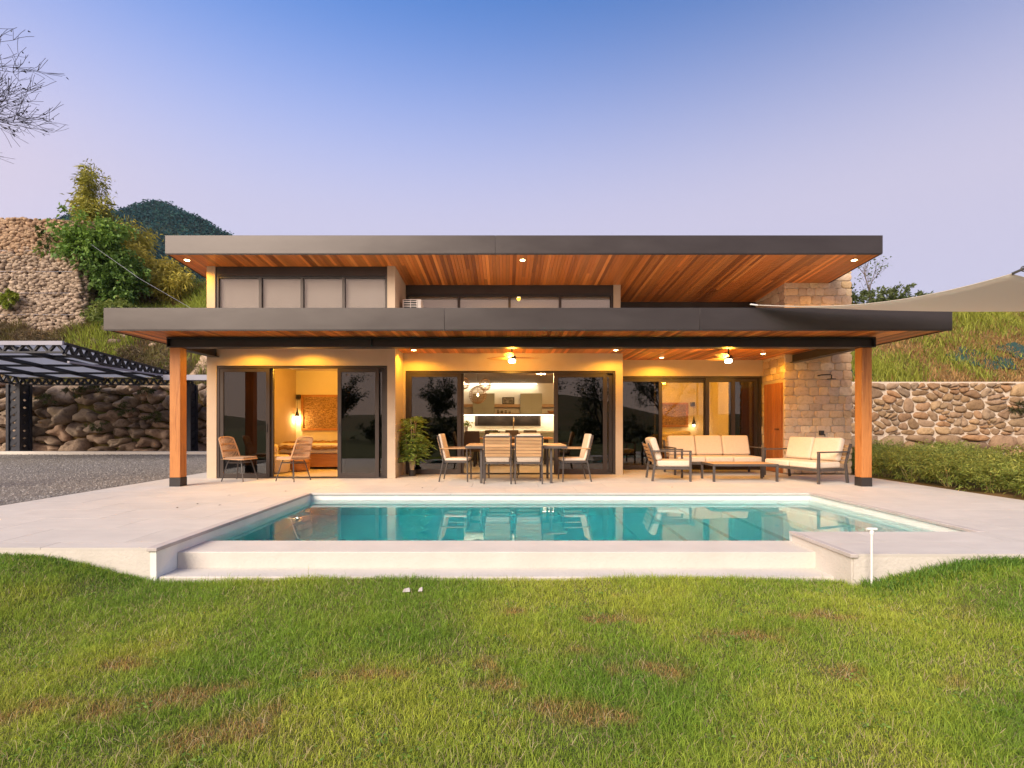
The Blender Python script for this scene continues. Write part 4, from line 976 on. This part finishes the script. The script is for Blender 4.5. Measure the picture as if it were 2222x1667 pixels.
for a, b in zip(xs[:-1], xs[1:]):
    for c, d in zip(ys[:-1], ys[1:]):
        MB().hexa([(a + .02, c + .02, cz(c) - .02), (b - .02, c + .02, cz(c) - .02), (b - .02, d - .02, cz(d) - .02), (a + .02, d - .02, cz(d) - .02), (a + .02, c + .02, cz(c) - .012), (b - .02, c + .02, cz(c) - .012), (b - .02, d - .02, cz(d) - .012), (a + .02, d - .02, cz(d) - .012)]).build('roof_panel', m_polycarb, cp)
def lattice_col(x, y, w, h, name='lattice_column'):
    m = MB()
    for sx in (-1, 1):
        for sy in (-1, 1): m.box(x + sx * w / 2 - .05, x + sx * w / 2 + .05, y + sy * w / 2 - .05, y + sy * w / 2 + .05, 0, h)
    n = 9
    for k in range(n):
        z0, z1 = h * k / n, h * (k + 1) / n
        for s in (-1, 1):
            m.bar((x - w / 2, y + s * (w / 2), z0), (x + w / 2, y + s * (w / 2), z1), .15, .012, (0, 1, 0)); m.bar((x + w / 2, y + s * (w / 2 - .014), z0), (x - w / 2, y + s * (w / 2 - .014), z1), .15, .012, (0, 1, 0))
            m.bar((x + s * w / 2, y - w / 2, z0), (x + s * w / 2, y + w / 2, z1), .15, .012, (1, 0, 0)); m.bar((x + s * (w / 2 - .014), y + w / 2, z0), (x + s * (w / 2 - .014), y - w / 2, z1), .15, .012, (1, 0, 0))
    return m.build(name, m_carport, cp)
lattice_col(CX0, CYB, .42, 2.6); lattice_col(CX1, CYB, .36, 2.6)
for x in (CX0, CX1): bx('footing', m_cement, cp, x - .4, x + .4, CYB - .4, CYB + .4, -.2, .06, .01)
bx('side_canopy', m_carlight, cp, CX1 + .3, -8.6, CYB - 1.8, CYB - .2, 2.72, 2.78); bx('canopy_edge', m_carlight, cp, CX1 + .3, -8.6, CYB - 1.86, CYB - 1.8, 2.62, 2.8)
# ------------------------------------------------------------------ retaining walls
rw = thing('retaining_wall', 'mortared rubble stone retaining wall behind the hedge', 'wall', (16, 17.0, 0))
bx('mortar_core', m_rubmortar, rw, -8, 12, .0, .36, -.3, 2.53, .02)
k = 0
for poly in cells(-6.2, 7, .75, 2.50, 255, 1.6, 5, 0):
    stone('stone', poly, random.uniform(.06, .12), .016, m_rubble, rw, lambda u, v, d: (u, -d + .01, v), na=14, prof=[(1, 0), (.97, .5), (.84, .85), (.5, 1)], rough=.17, chaikin=1, seed=100 + k); k += 1
for poly in cells(-6.2, 7, -.25, .76, 34, 1.3, 6, 1):
    stone('stone', poly, random.uniform(.16, .28), .02, m_rubble, rw, lambda u, v, d: (u, -d + .01, v), na=16, prof=[(1, 0), (.97, .5), (.84, .85), (.5, 1)], rough=.12, chaikin=1, seed=300 + k); k += 1
bw_ = thing('boulder_wall', 'dry stacked boulder wall behind the carport', 'wall', (-16, 19.7, 0))
bx('earth_core', m_earth, bw_, -13, 9, .55, .9, -.3, 2.6)
k = 0
for poly in cells(-8.2, 8.6, -.1, 2.75, 145, 1.5, 9, 1):
    top = sum(p[1] for p in poly) / len(poly)
    stone('boulder', poly, random.uniform(.35, .62), random.uniform(.01, .06), m_boulder, bw_, lambda u, v, d: (u, .3 - d + v * .12, v), na=18, prof=[(.82, -.3), (.98, .2), (.99, .5), (.86, .78), (.62, .93), (.3, 1)], rough=.3, chaikin=1, seed=500 + k); k += 1
for poly in cells(3.2, 9, 2.8, 4.4, 15, 1.5, 19, 1):
    stone('boulder', poly, random.uniform(.35, .55), .05, m_boulder, bw_, lambda u, v, d: (u, .75 - d + (v - 2.7) * .8, v), na=18, prof=[(.82, -.3), (.98, .2), (.99, .5), (.86, .78), (.62, .93), (.3, 1)], rough=.2, chaikin=2, seed=700 + k); k += 1
# concrete kerb along the foot of the boulders
tag(bx('kerb', m_cement, None, -40, -8, 18.62, 18.95, -.1, .10, .02), kind='structure')
# gabion wall of cobbles
gw = thing('gabion_wall', 'tall gabion wall of small cobbles on the bank, partly under vines', 'wall', (-18.8, 22.6, 5.0))
bx('core', m_earth, gw, -14, -.75, .75, 3, -.6, 5.5)
def cobbles(n, f, cf):
    r = rng.uniform(.055, .12, n); u = rng.uniform(0, 1, n); v = rng.uniform(0, 1, n); P = f(u, v)
    V = P[:, None] + iv[None] * r[:, None, None] * rng.uniform(.8, 1.2, (n, len(iv), 1)) * np.array([1.25, .9, .85])
    return V.reshape(-1, 3), (np.arange(n)[:, None, None] * len(iv) + itf[None]).reshape(-1, 3), np.repeat(cf(v, n), len(iv), 0)
def ccol(v, n):
    t = rng.uniform(0, 1, n); c = cmix((.20, .145, .105), (.42, .33, .25), t, .2); top = (v + rng.normal(0, .05, n) > .72)
    c[top] = cmix((.27, .17, .105), (.40, .28, .18), t, .2)[top]; return c
def jit(n): return rng.uniform(0, .1, n)
f1 = lambda u, v: np.stack([-5.2 + u * 5.2, .08 - jit(len(u)) + .12 * np.floor(v * 5.5), -.5 + v * 6.1 - .25 * u * (v > .9)], 1)
f2 = lambda u, v: np.stack([-.05 - .1 * np.floor(v * 5.5) + jit(len(u)), u * 2.5, -.5 + v * 5.6], 1)
V1, F1, C1 = cobbles(6200, f1, ccol); V2, F2, C2 = cobbles(2400, f2, ccol)
tag(np_mesh('cobbles', np.concatenate([V1, V2]), [np.concatenate([F1, F2 + len(V1)])], m_cobble, gw, np.concatenate([C1, C2]), True), kind='stuff')
m = MB()
for k in range(12):
    z = -.5 + k * .5; m.tube([(-5.3, -.06 + .12 * math.floor(k / 2), z), (0.02, -.06 + .12 * math.floor(k / 2), z)], .008, 4)
m.build('wire_mesh', m_carlight, gw)

# ------------------------------------------------------------------ grass of the lawn
def lawn_col(X, Y, n):
    a = vnoise(X, Y, .9, 3.1); b = vnoise(X, Y, 2.6, 9.7); c = vnoise(X, Y, 7.0, 5.3)
    col_ = cmix((.225, .365, .038), (.44, .50, .065), np.clip(.5 + a * 1.1 + b * .5 + rng.normal(0, .18, n), 0, 1), .22)
    lush = np.clip((-a - .12) * 3 + b, 0, 1)[:, None] * .55; col_ = col_ * (1 - lush) + cmix((.10, .235, .028), (.17, .31, .036), rng.uniform(0, 1, n), .2) * lush
    spots = np.array([(-1.28, 2.28, .32, .16, .7), (-1.75, 2.55, .38, .13, .35), (-2.2, 2.95, .2, .1, 0), (-.05, 2.72, .16, .11, 0), (-.10, 2.95, .1, .13, 0), (1.55, 3.3, .3, .1, 0), (1.9, 2.85, .14, .1, 0), (.9, 2.9, .25, .1, 0), (.35, 2.45, .3, .12, 0), (-.75, 2.8, .3, .09, 0), (.75, 3.6, .3, .08, 0), (.1, 3.75, .1, .08, 0), (2.2, 3.6, .3, .1, 0), (-2.35, 2.4, .3, .12, .4)])
    dry = np.clip(b * 1.1 + c * .9 - .62, 0, 1)
    for (x, y, rx, ry, an) in spots:
        dx, dy = X - x, Y - y; u = dx * math.cos(an) + dy * math.sin(an); w = -dx * math.sin(an) + dy * math.cos(an)
        dry = np.maximum(dry, np.clip(1.5 - 1.3 * np.sqrt((u / rx) ** 2 + (w / ry) ** 2) + c * 1.2, 0, 1))
    dry = dry * np.clip(rng.normal(.8, .35, n), 0, 1)
    d = cmix((.40, .185, .075), (.52, .33, .14), rng.uniform(0, 1, n), .25)
    return col_ * (1 - dry[:, None]) + d * dry[:, None], dry
Ng = 470000
Y = 1.5 + (4.72 - 1.5) * rng.uniform(0, 1, Ng) ** .9; X = rng.uniform(-1, 1, Ng) * (Y * 1.12 + .8)
ok = ~((X > -3.2) & (X < 2.97) & (Y > 4.585)) & ~((X <= -3.2) & (Y > 4.56)) & ~((X >= 2.97) & (Y > 4.34))
X, Y = X[ok], Y[ok]; Ng = len(X)
C, dry = lawn_col(X, Y, Ng)
edge = np.clip((Y - 4.3) / .25, 0, 1)
Hh = rng.uniform(.015, .048, Ng) * (1 - .45 * dry) * (1 + .2 * edge) * (1 + .9 * np.clip(vnoise(X, Y, 2.2, 21) + .6 * vnoise(X, Y, 9, 2), -.5, .9)) * np.where(rng.uniform(0, 1, Ng) < .03, 1.7, 1)
gb = blades('lawn_grass', np.stack([X, Y, lawn_z(X, Y)], 1), Hh, rng.uniform(.0020, .0042, Ng), 1.15, C, m_grass)
tag(gb, 'green lawn with dry brown patches in front of the pool', 'grass', kind='stuff')
ns = 14000; Y2 = 1.8 + 2.75 * rng.uniform(0, 1, ns); X2 = rng.uniform(-1.1, 1.1, ns) * Y2
st = blades('dry_straw', np.stack([X2, Y2, lawn_z(X2, Y2) + rng.uniform(.008, .03, ns)], 1), rng.uniform(.02, .05, ns), rng.uniform(.0015, .003, ns), 2.4, cmix((.36, .27, .13), (.55, .47, .27), rng.uniform(0, 1, ns)), m_grass)
tag(st, 'dry straw and clippings scattered through the lawn', 'straw', kind='stuff')
# broad leaved weeds and clover
nw = 2600; cl = rng.integers(0, 130, nw); cy = 1.9 + 2.5 * rng.uniform(0, 1, 130); cx = rng.uniform(-1.05, 1.05, 130) * cy
WX, WY = cx[cl] + rng.normal(0, .035, nw), cy[cl] + rng.normal(0, .035, nw)
wd = leaves('lawn_weeds', np.stack([WX, WY, lawn_z(WX, WY) + rng.uniform(.012, .035, nw)], 1), rng.uniform(.012, .03, nw), rng.uniform(.007, .014, nw), rng.normal(size=(nw, 3)) * [1, 1, .25] + [0, 0, .25], cmix((.09, .20, .03), (.20, .32, .05), rng.uniform(0, 1, nw)), m_grass)
tag(wd, 'small broad leaved weeds dotted through the lawn', 'weeds', kind='stuff')
# taller weeds on the mounds against the terrace
Nw = 5200
X = np.concatenate([rng.uniform(-4.75, -3.2, Nw // 3), rng.uniform(3.02, 4.9, Nw - Nw // 3)]); Y = np.where(X < 0, 4.55, 4.33) - np.abs(rng.normal(0, .13, Nw))
wg = blades('edge_grass', np.stack([X, Y, lawn_z(X, Y)], 1), rng.uniform(.04, .11, Nw) * np.where(X < 0, .5, .9), rng.uniform(.005, .010, Nw), 1.0, cmix((.08, .19, .024), (.18, .30, .04), rng.uniform(0, 1, Nw)), m_grass)
tag(wg, 'broader dark grass growing up against the terrace edge', 'grass', kind='stuff')
# grass far behind the camera side of the lawn is left to the soil material

# ------------------------------------------------------------------ grass and scrub on the hillsides
def hill_grass(name, label, n, x0, x1, y0, y1, h0, h1, ca, cb, seed, brown=.4, bc=((.20, .11, .05), (.30, .19, .08)), cl=.45):
    X = rng.uniform(x0, x1, n); Y = rng.uniform(y0, y1, n); q = vnoise(X, Y, cl, seed) + .5 * vnoise(X, Y, cl * 3.3, seed + 4)
    C = cmix(ca, cb, np.clip(.5 + q + rng.normal(0, .2, n), 0, 1), .25); b = (q * .9 + rng.normal(0, .18, n) < brown - .5)
    C[b] = cmix(bc[0], bc[1], rng.uniform(0, 1, n), .3)[b]
    H_ = rng.uniform(h0, h1, n) * (1 + .9 * np.clip(q, -.5, 1)) * np.where(b, .6, 1)
    o = blades(name, np.stack([X, Y, hill_z(X, Y)], 1), H_, rng.uniform(.02, .045, n), .8, C, m_grass); tag(o, label, 'grass', kind='stuff'); return o
hill_grass('hillside_grass', 'green and rusty brown grass on the slope above the rubble wall', 52000, 9, 30, 17.45, 25.5, .16, .42, (.16, .19, .03), (.32, .34, .05), 2.0, .62, ((.28, .15, .065), (.42, .26, .09)), .35)
hill_grass('hillside_grass', 'bright green grass on the bank between gabion wall and house', 22000, -19, -8, 20.4, 27, .22, .55, (.15, .20, .03), (.33, .38, .055), 8.0, .42)
hill_grass('bank_scrub', 'dry brown scrub on the bank above the boulders', 16000, -26, -11, 20.0, 22.5, .18, .42, (.12, .11, .04), (.20, .17, .06), 12.0, .85, ((.13, .09, .055), (.24, .17, .10)), .6)
# rocks lying on the bank
for k in range(34):
    x, y = random.uniform(-24, -11), random.uniform(20.1, 22.3); z = float(hill_z(x, y)); s = random.uniform(.15, .42)
    poly = [(x + s * 1.2 * math.cos(a) * random.uniform(.7, 1.1), z + s * .7 * math.sin(a) * random.uniform(.7, 1.1)) for a in [q * .8976 for q in range(7)]]
    o = stone('bank_rock', poly, s * .8, 0, m_boulder, None, lambda u, v, d, y=y: (u, y + .1 - d, v), na=12, prof=[(.7, -.5), (1, .1), (.9, .6), (.5, .95)], rough=.2, chaikin=1, seed=900 + k)
    tag(o, 'pinkish grey rock lying on the scrubby bank above the boulders', 'rock', 'rocks on the scrubby bank')
# teal netting patches on the right slope
m_net = M('teal_netting', [(.010, .040, .032), (.02, .06, .045)], 8, .9, .6, 30)
for (x, y, sx, sy, lab) in ((17.9, 18.95, 1.3, .75, 'dark teal netting patch on the slope beside the frame edge'), (20.0, 19.6, 1.0, 1.0, 'dark teal netting patch lying furthest from the house'), (12.7, 18.1, .7, .28, 'small dark teal netting patch just above the rubble wall')):
    m = MB(); q = 16
    for j in range(q + 1):
        for i in range(q + 1):
            a, b = x - sx + 2 * sx * i / q, y - sy + 2 * sy * j / q; m.v.append((a, b, float(hill_z(a, b)) + .07 + .12 * mnoise.noise(Vector((a * 2, b * 2, 1)))))
    for j in range(q):
        for i in range(q):
            cx_, cy_ = (i + .5 - q / 2) / (q / 2), (j + .5 - q / 2) / (q / 2)
            if cx_ ** 2 + cy_ ** 2 < .75 + .5 * mnoise.noise(Vector((cx_ * 2 + x, cy_ * 2, 0))): a = j * (q + 1) + i; m.f.append((a, a + 1, a + q + 2, a + q + 1))
    tag(m.build('ground_netting', m_net, smooth=True), lab, 'netting')

# ------------------------------------------------------------------ shrubs, bamboo, trees
def clump(P0, n, R_, seed):
    """points gathered in small sprays through an ellipsoid"""
    r = np.random.default_rng(seed); ns = max(3, n // 26)
    d = r.normal(size=(ns, 3)); d /= np.linalg.norm(d, axis=1, keepdims=True); c = d * (r.uniform(.15, 1, (ns, 1)) ** .45) * np.array(R_)
    c *= 1 + .25 * r.normal(size=(ns, 1))
    i = r.integers(0, ns, n); D = r.normal(size=(n, 3)) + d[i] * .9 + np.array([0, 0, .25])
    return c[i] + r.normal(size=(n, 3)) * np.array(R_) * .10 + np.array(P0), D, c + np.array(P0)
def shrub(name, label, cat, loc, R_, n, L, Wd, ca, cb, seed, group=None, stems=8, smat=m_bark, droop=.2, part='foliage'):
    t = thing(name, label, cat, loc, 0, group)
    P, D, cs = clump((0, 0, R_[2]), n, R_, seed); k = P[:, 2] > -.02; P, D = P[k], D[k]; n = len(P)
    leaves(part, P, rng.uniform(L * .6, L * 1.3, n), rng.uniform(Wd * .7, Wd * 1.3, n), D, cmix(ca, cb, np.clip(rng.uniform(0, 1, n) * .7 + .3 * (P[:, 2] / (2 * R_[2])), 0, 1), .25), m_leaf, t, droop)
    m = MB()
    for q in range(min(stems, len(cs))):
        e = Vector(cs[q]); m.tube([(e.x * .15, e.y * .15, -.05), (e.x * .5, e.y * .5, e.z * .55), tuple(e)], max(.006, R_[2] * .018), 5, r1=.003)
    m.build('stem', smat, t); return t
# low hedge of fine leaved shrubs along the terrace
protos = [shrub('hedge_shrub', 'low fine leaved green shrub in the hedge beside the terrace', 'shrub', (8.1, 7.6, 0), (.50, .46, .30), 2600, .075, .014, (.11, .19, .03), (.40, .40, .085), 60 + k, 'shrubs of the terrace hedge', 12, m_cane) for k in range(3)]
spots = [(8.15, 6.4), (8.1, 8.45), (8.15, 9.3), (8.1, 10.1), (8.2, 10.9), (8.1, 11.8), (8.2, 12.7), (8.9, 7.3), (9.0, 8.2), (8.95, 9.1), (9.0, 10.0), (9.1, 11.0), (9.1, 12.0), (9.9, 8.6), (9.9, 9.6), (10.0, 10.7), (10.1, 12.0), (9.8, 13.2), (11, 12.6), (11.2, 13.8), (12.2, 14.2), (10.6, 14.6), (13.2, 14.8), (9.4, 14.3)]
for i, o in enumerate(protos): o.location = [(8.1, 7.6, 0), (8.0, 13.6, 0), (10.9, 11.5, 0)][i]
for i, (x, y) in enumerate(spots):
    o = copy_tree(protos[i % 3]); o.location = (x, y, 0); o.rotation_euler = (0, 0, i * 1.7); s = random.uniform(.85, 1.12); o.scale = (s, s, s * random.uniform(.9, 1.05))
# dry shoots on the rubble wall
for (x, z, lab) in ((17.2, 1.45, 'dark tuft of weeds growing out of the rubble wall'),):
    shrub('wall_weed', lab, 'plant', (x, 16.85, z), (.28, .12, .2), 220, .14, .03, (.05, .06, .025), (.13, .11, .05), 77, None, 4)
# bamboo beside the gabion wall
def bamboo(label, loc, h, spread, n, ca, cb, seed, culms=16):
    t = thing('bamboo', label, 'bamboo', loc, 0, None); r = np.random.default_rng(seed); P = []; D = []; m = MB()
    for k in range(culms):
        a = r.uniform(0, 6.283); o = spread * r.uniform(0, .35); l = spread * r.uniform(.1, 1.0); hh = h * r.uniform(.55, 1.05)
        pts = [Vector((math.cos(a) * (o + l * (u / 8) ** 2), math.sin(a) * (o + l * (u / 8) ** 2), hh * (u / 8) * (1 - .08 * (u / 8) ** 2))) for u in range(9)]
        m.tube(pts, .035, 5, r1=.006)
        for q in range(n // culms):
            u = r.uniform(.12, 1.0) ** .7 * 7.999; i = int(u); b = pts[i].lerp(pts[i + 1], u - i); s = spread * .17
            P.append(np.array(b[:]) + r.normal(size=3) * [s, s, s * .8]); D.append(r.normal(size=3) + [math.cos(a) * .6, math.sin(a) * .6, -.1])
    m.build('culm', m_cane, t); P = np.array(P); n = len(P)
    leaves('foliage', P, rng.uniform(.18, .38, n), rng.uniform(.03, .055, n), np.array(D), cmix(ca, cb, r.uniform(0, 1, n), .25), m_leaf, t, .3); return t
def HZ(x, y): return float(hill_z(x, y))
bamboo('tall olive yellow bamboo rising above the gabion wall', (-19.9, 24.6, HZ(-19.9, 24.6) - .3), 7.0, .85, 12000, (.27, .28, .045), (.52, .47, .085), 5, 26)
bamboo('yellow green bamboo in front of the forested mountain', (-19.0, 25.6, 7.6), 4.0, 1.2, 6500, (.36, .33, .05), (.62, .52, .09), 6, 22)
bamboo('golden bamboo leaning on the bank next to the roof corner', (-17.5, 25.3, 7.4), 2.3, 1.2, 6000, (.42, .36, .055), (.70, .56, .10), 7, 20)
bamboo('low golden bamboo growing lowest down the bank', (-16.2, 24.8, 7.0), 1.5, 1.1, 4000, (.42, .37, .055), (.68, .55, .10), 8, 16)
shrub('climbing_vine', 'dense green vine smothering the end of the gabion wall', 'vine', (-18.75, 22.9, 8.2), (1.4, .9, 1.1), 5200, .17, .13, (.075, .17, .03), (.25, .38, .06), 31, None, 6, m_bark, .4)
shrub('climbing_vine', 'dark green vine mass hanging lower over the gabion corner', 'vine', (-17.75, 23.1, 6.4), (1.1, .8, 1.25), 5200, .17, .13, (.045, .11, .025), (.18, .29, .05), 32, None, 6, m_bark, .4)
shrub('climbing_vine', 'olive creeper spreading on the bank under the vines', 'vine', (-17.4, 22.7, 5.3), (1.3, .8, .75), 2600, .16, .10, (.10, .16, .035), (.30, .34, .08), 33, None, 6, m_bark, .4)
shrub('creeper', 'lime green creeper hanging on the face of the gabion wall', 'vine', (-21.9, 22.4, 6.2), (.55, .14, .45), 420, .16, .12, (.14, .20, .02), (.30, .34, .04), 34, None, 4, m_bark, .4)
shrub('creeper', 'small dark creeper near the top of the gabion wall', 'vine', (-20.6, 22.75, 9.0), (.35, .12, .5), 220, .13, .09, (.05, .08, .02), (.12, .14, .03), 35, None, 4, m_bark, .4)
for i, (x, y, s) in enumerate(((-23.2, 21.9, .55), (-22.2, 21.8, .6), (-20.4, 21.7, .5), (-19.3, 21.6, .45), (-15.6, 21.0, .45), (-14.4, 20.8, .5), (-13.2, 20.6, .55))):
    shrub('dry_bush', 'straggly grey brown bush on the bank above the carport', 'bush', (x, y, HZ(x, y) - .05), (s * 1.3, s, s * .8), 900, .13, .03, (.10, .075, .045), (.21, .16, .08), 40 + i, 'dry bushes on the bank', 14)
for i, (x, z) in enumerate(((-14.6, 1.5), (-13.5, 1.15), (-15.5, .85), (-17.6, 1.9), (-13.9, 2.3), (-15.8, 2.4), (-16.6, 2.2))):
    shrub('wall_weed', 'green weed tuft growing between the stacked boulders', 'plant', (x, 19.2 + z * .12, z), (.34, .14, .2), 240, .12, .03, (.05, .07, .02), (.13, .15, .04), 80 + i, 'weeds between the boulders', 4)
# trees made of tapering limbs
def tree(name, label, loc, h, seed, spread=.5, depth=5, r0=.12, leaf=None, nleaf=6, mat=m_twig, lean=(0, 0, 0), kids=(2, 4), base=0, group=None, rmin=.003):
    t = thing(name, label, 'tree', loc, 0, group); r = random.Random(seed); m = MB(); tips = []
    def grow(p, d, L, rad, lev):
        pts = [p]; q = p.copy(); dd = d.copy(); k = 4 if lev < 3 else 3
        for _ in range(k):
            dd = (dd + Vector((r.uniform(-1, 1), r.uniform(-1, 1), r.uniform(-.6, .9))) * .16).normalized(); q = q + dd * L / k; pts.append(q.copy())
        m.tube(pts, max(rad, rmin), 6 if lev < 2 else 4, r1=max(rad * .55, rmin), caps=False)
        if lev >= depth - 2:
            for a in pts[1:]: tips.append((a, dd))
        if lev >= depth: return
        for i in range(r.randint(*kids) + (lev == 0)):
            b = pts[r.randint(1 if lev else 2, len(pts) - 1)]; e = (dd + Vector((r.uniform(-1, 1), r.uniform(-1, 1), r.uniform(-.5, .8))) * (spread + .25)).normalized()
            grow(b, e, L * r.uniform(.55, .8), rad * r.uniform(.4, .6), lev + 1)
        e = (dd + Vector((r.uniform(-1, 1), r.uniform(-1, 1), .2)) * .25).normalized(); grow(pts[-1], e, L * .75, rad * .55, lev + 1)
    if base: m.tube([(0, 0, -.2), (.05, .03, base * .5), (0, 0, base)], r0 * 1.6, 8, r1=r0, caps=False)
    grow(Vector((0, 0, base - .2 if base else -.2)), Vector(lean).normalized() if any(lean) else Vector((0, 0, 1)), h * .36, r0, 0)
    m.build('trunk', mat, t, smooth=True)
    if leaf and tips:
        idx_ = [r.randrange(len(tips)) for _ in range(nleaf)]; P = np.array([tips[i][0][:] for i in idx_]) + rng.normal(size=(nleaf, 3)) * leaf[0] * .6
        D = np.array([tips[i][1][:] for i in idx_]) + rng.normal(size=(nleaf, 3)) * .8
        leaves('crown', P, rng.uniform(leaf[0] * .6, leaf[0] * 1.3, nleaf), rng.uniform(leaf[1] * .7, leaf[1] * 1.3, nleaf), D, cmix(leaf[2], leaf[3], rng.uniform(0, 1, nleaf), .25), m_leaf, t, .3)
    return t
# bare tree whose branches enter the picture at the upper left
bt = tree('bare_tree', 'nearly leafless tree reaching its twigs over the gravel', (-9.95, 8.4, -.05), 5.6, 4, .85, 6, .085, (.06, .04, (.03, .03, .03), (.07, .06, .05)), 1500, m_twig, (.02, 0, 1), (3, 4), 5.35, None, .0032)
# sparse tree and shrubs on the crest above the stone wall
tree('crest_tree', 'sparse flat topped young tree on the crest beyond the stone wall', (17.6, 24.5, HZ(17.6, 24.5)), 3.3, 12, .7, 4, .06, (.15, .06, (.06, .10, .03), (.12, .16, .05)), 150, m_bark, (.15, 0, 1), (1, 2))
for i, (x, y, s) in enumerate(((17.0, 24.0, .6), (18.0, 24.2, .7), (19.0, 24.3, .65), (20.2, 24.6, .5), (16.0, 24.0, .6))):
    shrub('crest_shrub', 'leafy dark shrub on the crest beyond the stone wall', 'shrub', (x, y, HZ(x, y) - .1), (s, s * .8, s * .8), 900, .17, .07, (.06, .09, .03), (.15, .18, .06), 90 + i, 'shrubs on the crest', 8)
# trees behind the camera, seen only mirrored in the glass
for i, (x, y, h, lf) in enumerate(((7.2, -15, 6.0, 900), (-6.0, -26, 6.0, 3600), (13.5, -18, 7.5, 1800), (3.4, -24, 8.5, 2600), (-15, -24, 6, 3600))):
    tree('garden_tree', ['half bare tree mirrored in the doors behind the armchair', 'leafy tree mirrored in the bedroom door glass', 'leafy tree mirrored in the glass beside the plank door', 'leafy tree mirrored in the kitchen door glass', 'leafy tree mirrored in the glass next to the rattan chair'][i], (x, y, -.3), h, 30 + i, .6, 5, .16, (.22, .12, (.04, .06, .02), (.10, .12, .04)), lf, m_twig, (0, 0, 1), (2, 3))
for i, (x, y) in enumerate(((-9, -16), (-4.4, -15), (-1, -17), (2.6, -16.5), (6.5, -14.5), (10, -15))):
    shrub('garden_bush', 'round dark bush mirrored low in the glass doors', 'bush', (x, y, -.3), (1.5, 1.2, .9), 1800, .22, .12, (.03, .05, .018), (.09, .11, .035), 120 + i, 'bushes behind the lawn')

gy_ = MB().tube([(-18.3, 22.2, 9.1), (-15.4, 21.3, 7.25), (-12.6, 20.4, 5.75), (-11.6, 20.1, 3.0)], .006, 5).build('guy_wire', m_carlight)
tag(gy_, 'thin pale guy wire slanting down the bank in front of the vines', 'wire')
# ------------------------------------------------------------------ thin evening air
hz = bx('haze', None or m_sail, None, -1510, 1510, -1510, 1510, -4.2, 150); hz.data.materials.clear()
m_hz = bpy.data.materials.new('haze'); m_hz.use_nodes = True; _n = m_hz.node_tree.nodes; _n.remove(_n['Principled BSDF'])
_v = _n.new('ShaderNodeVolumePrincipled'); _v.inputs['Color'].default_value = (.72, .86, 1, 1); _v.inputs['Density'].default_value = .00013
m_hz.node_tree.links.new(_v.outputs[0], _n['Material Output'].inputs['Volume']); hz.data.materials.append(m_hz); tag(hz, 'thin pale evening haze over the whole valley', 'haze', kind='stuff')
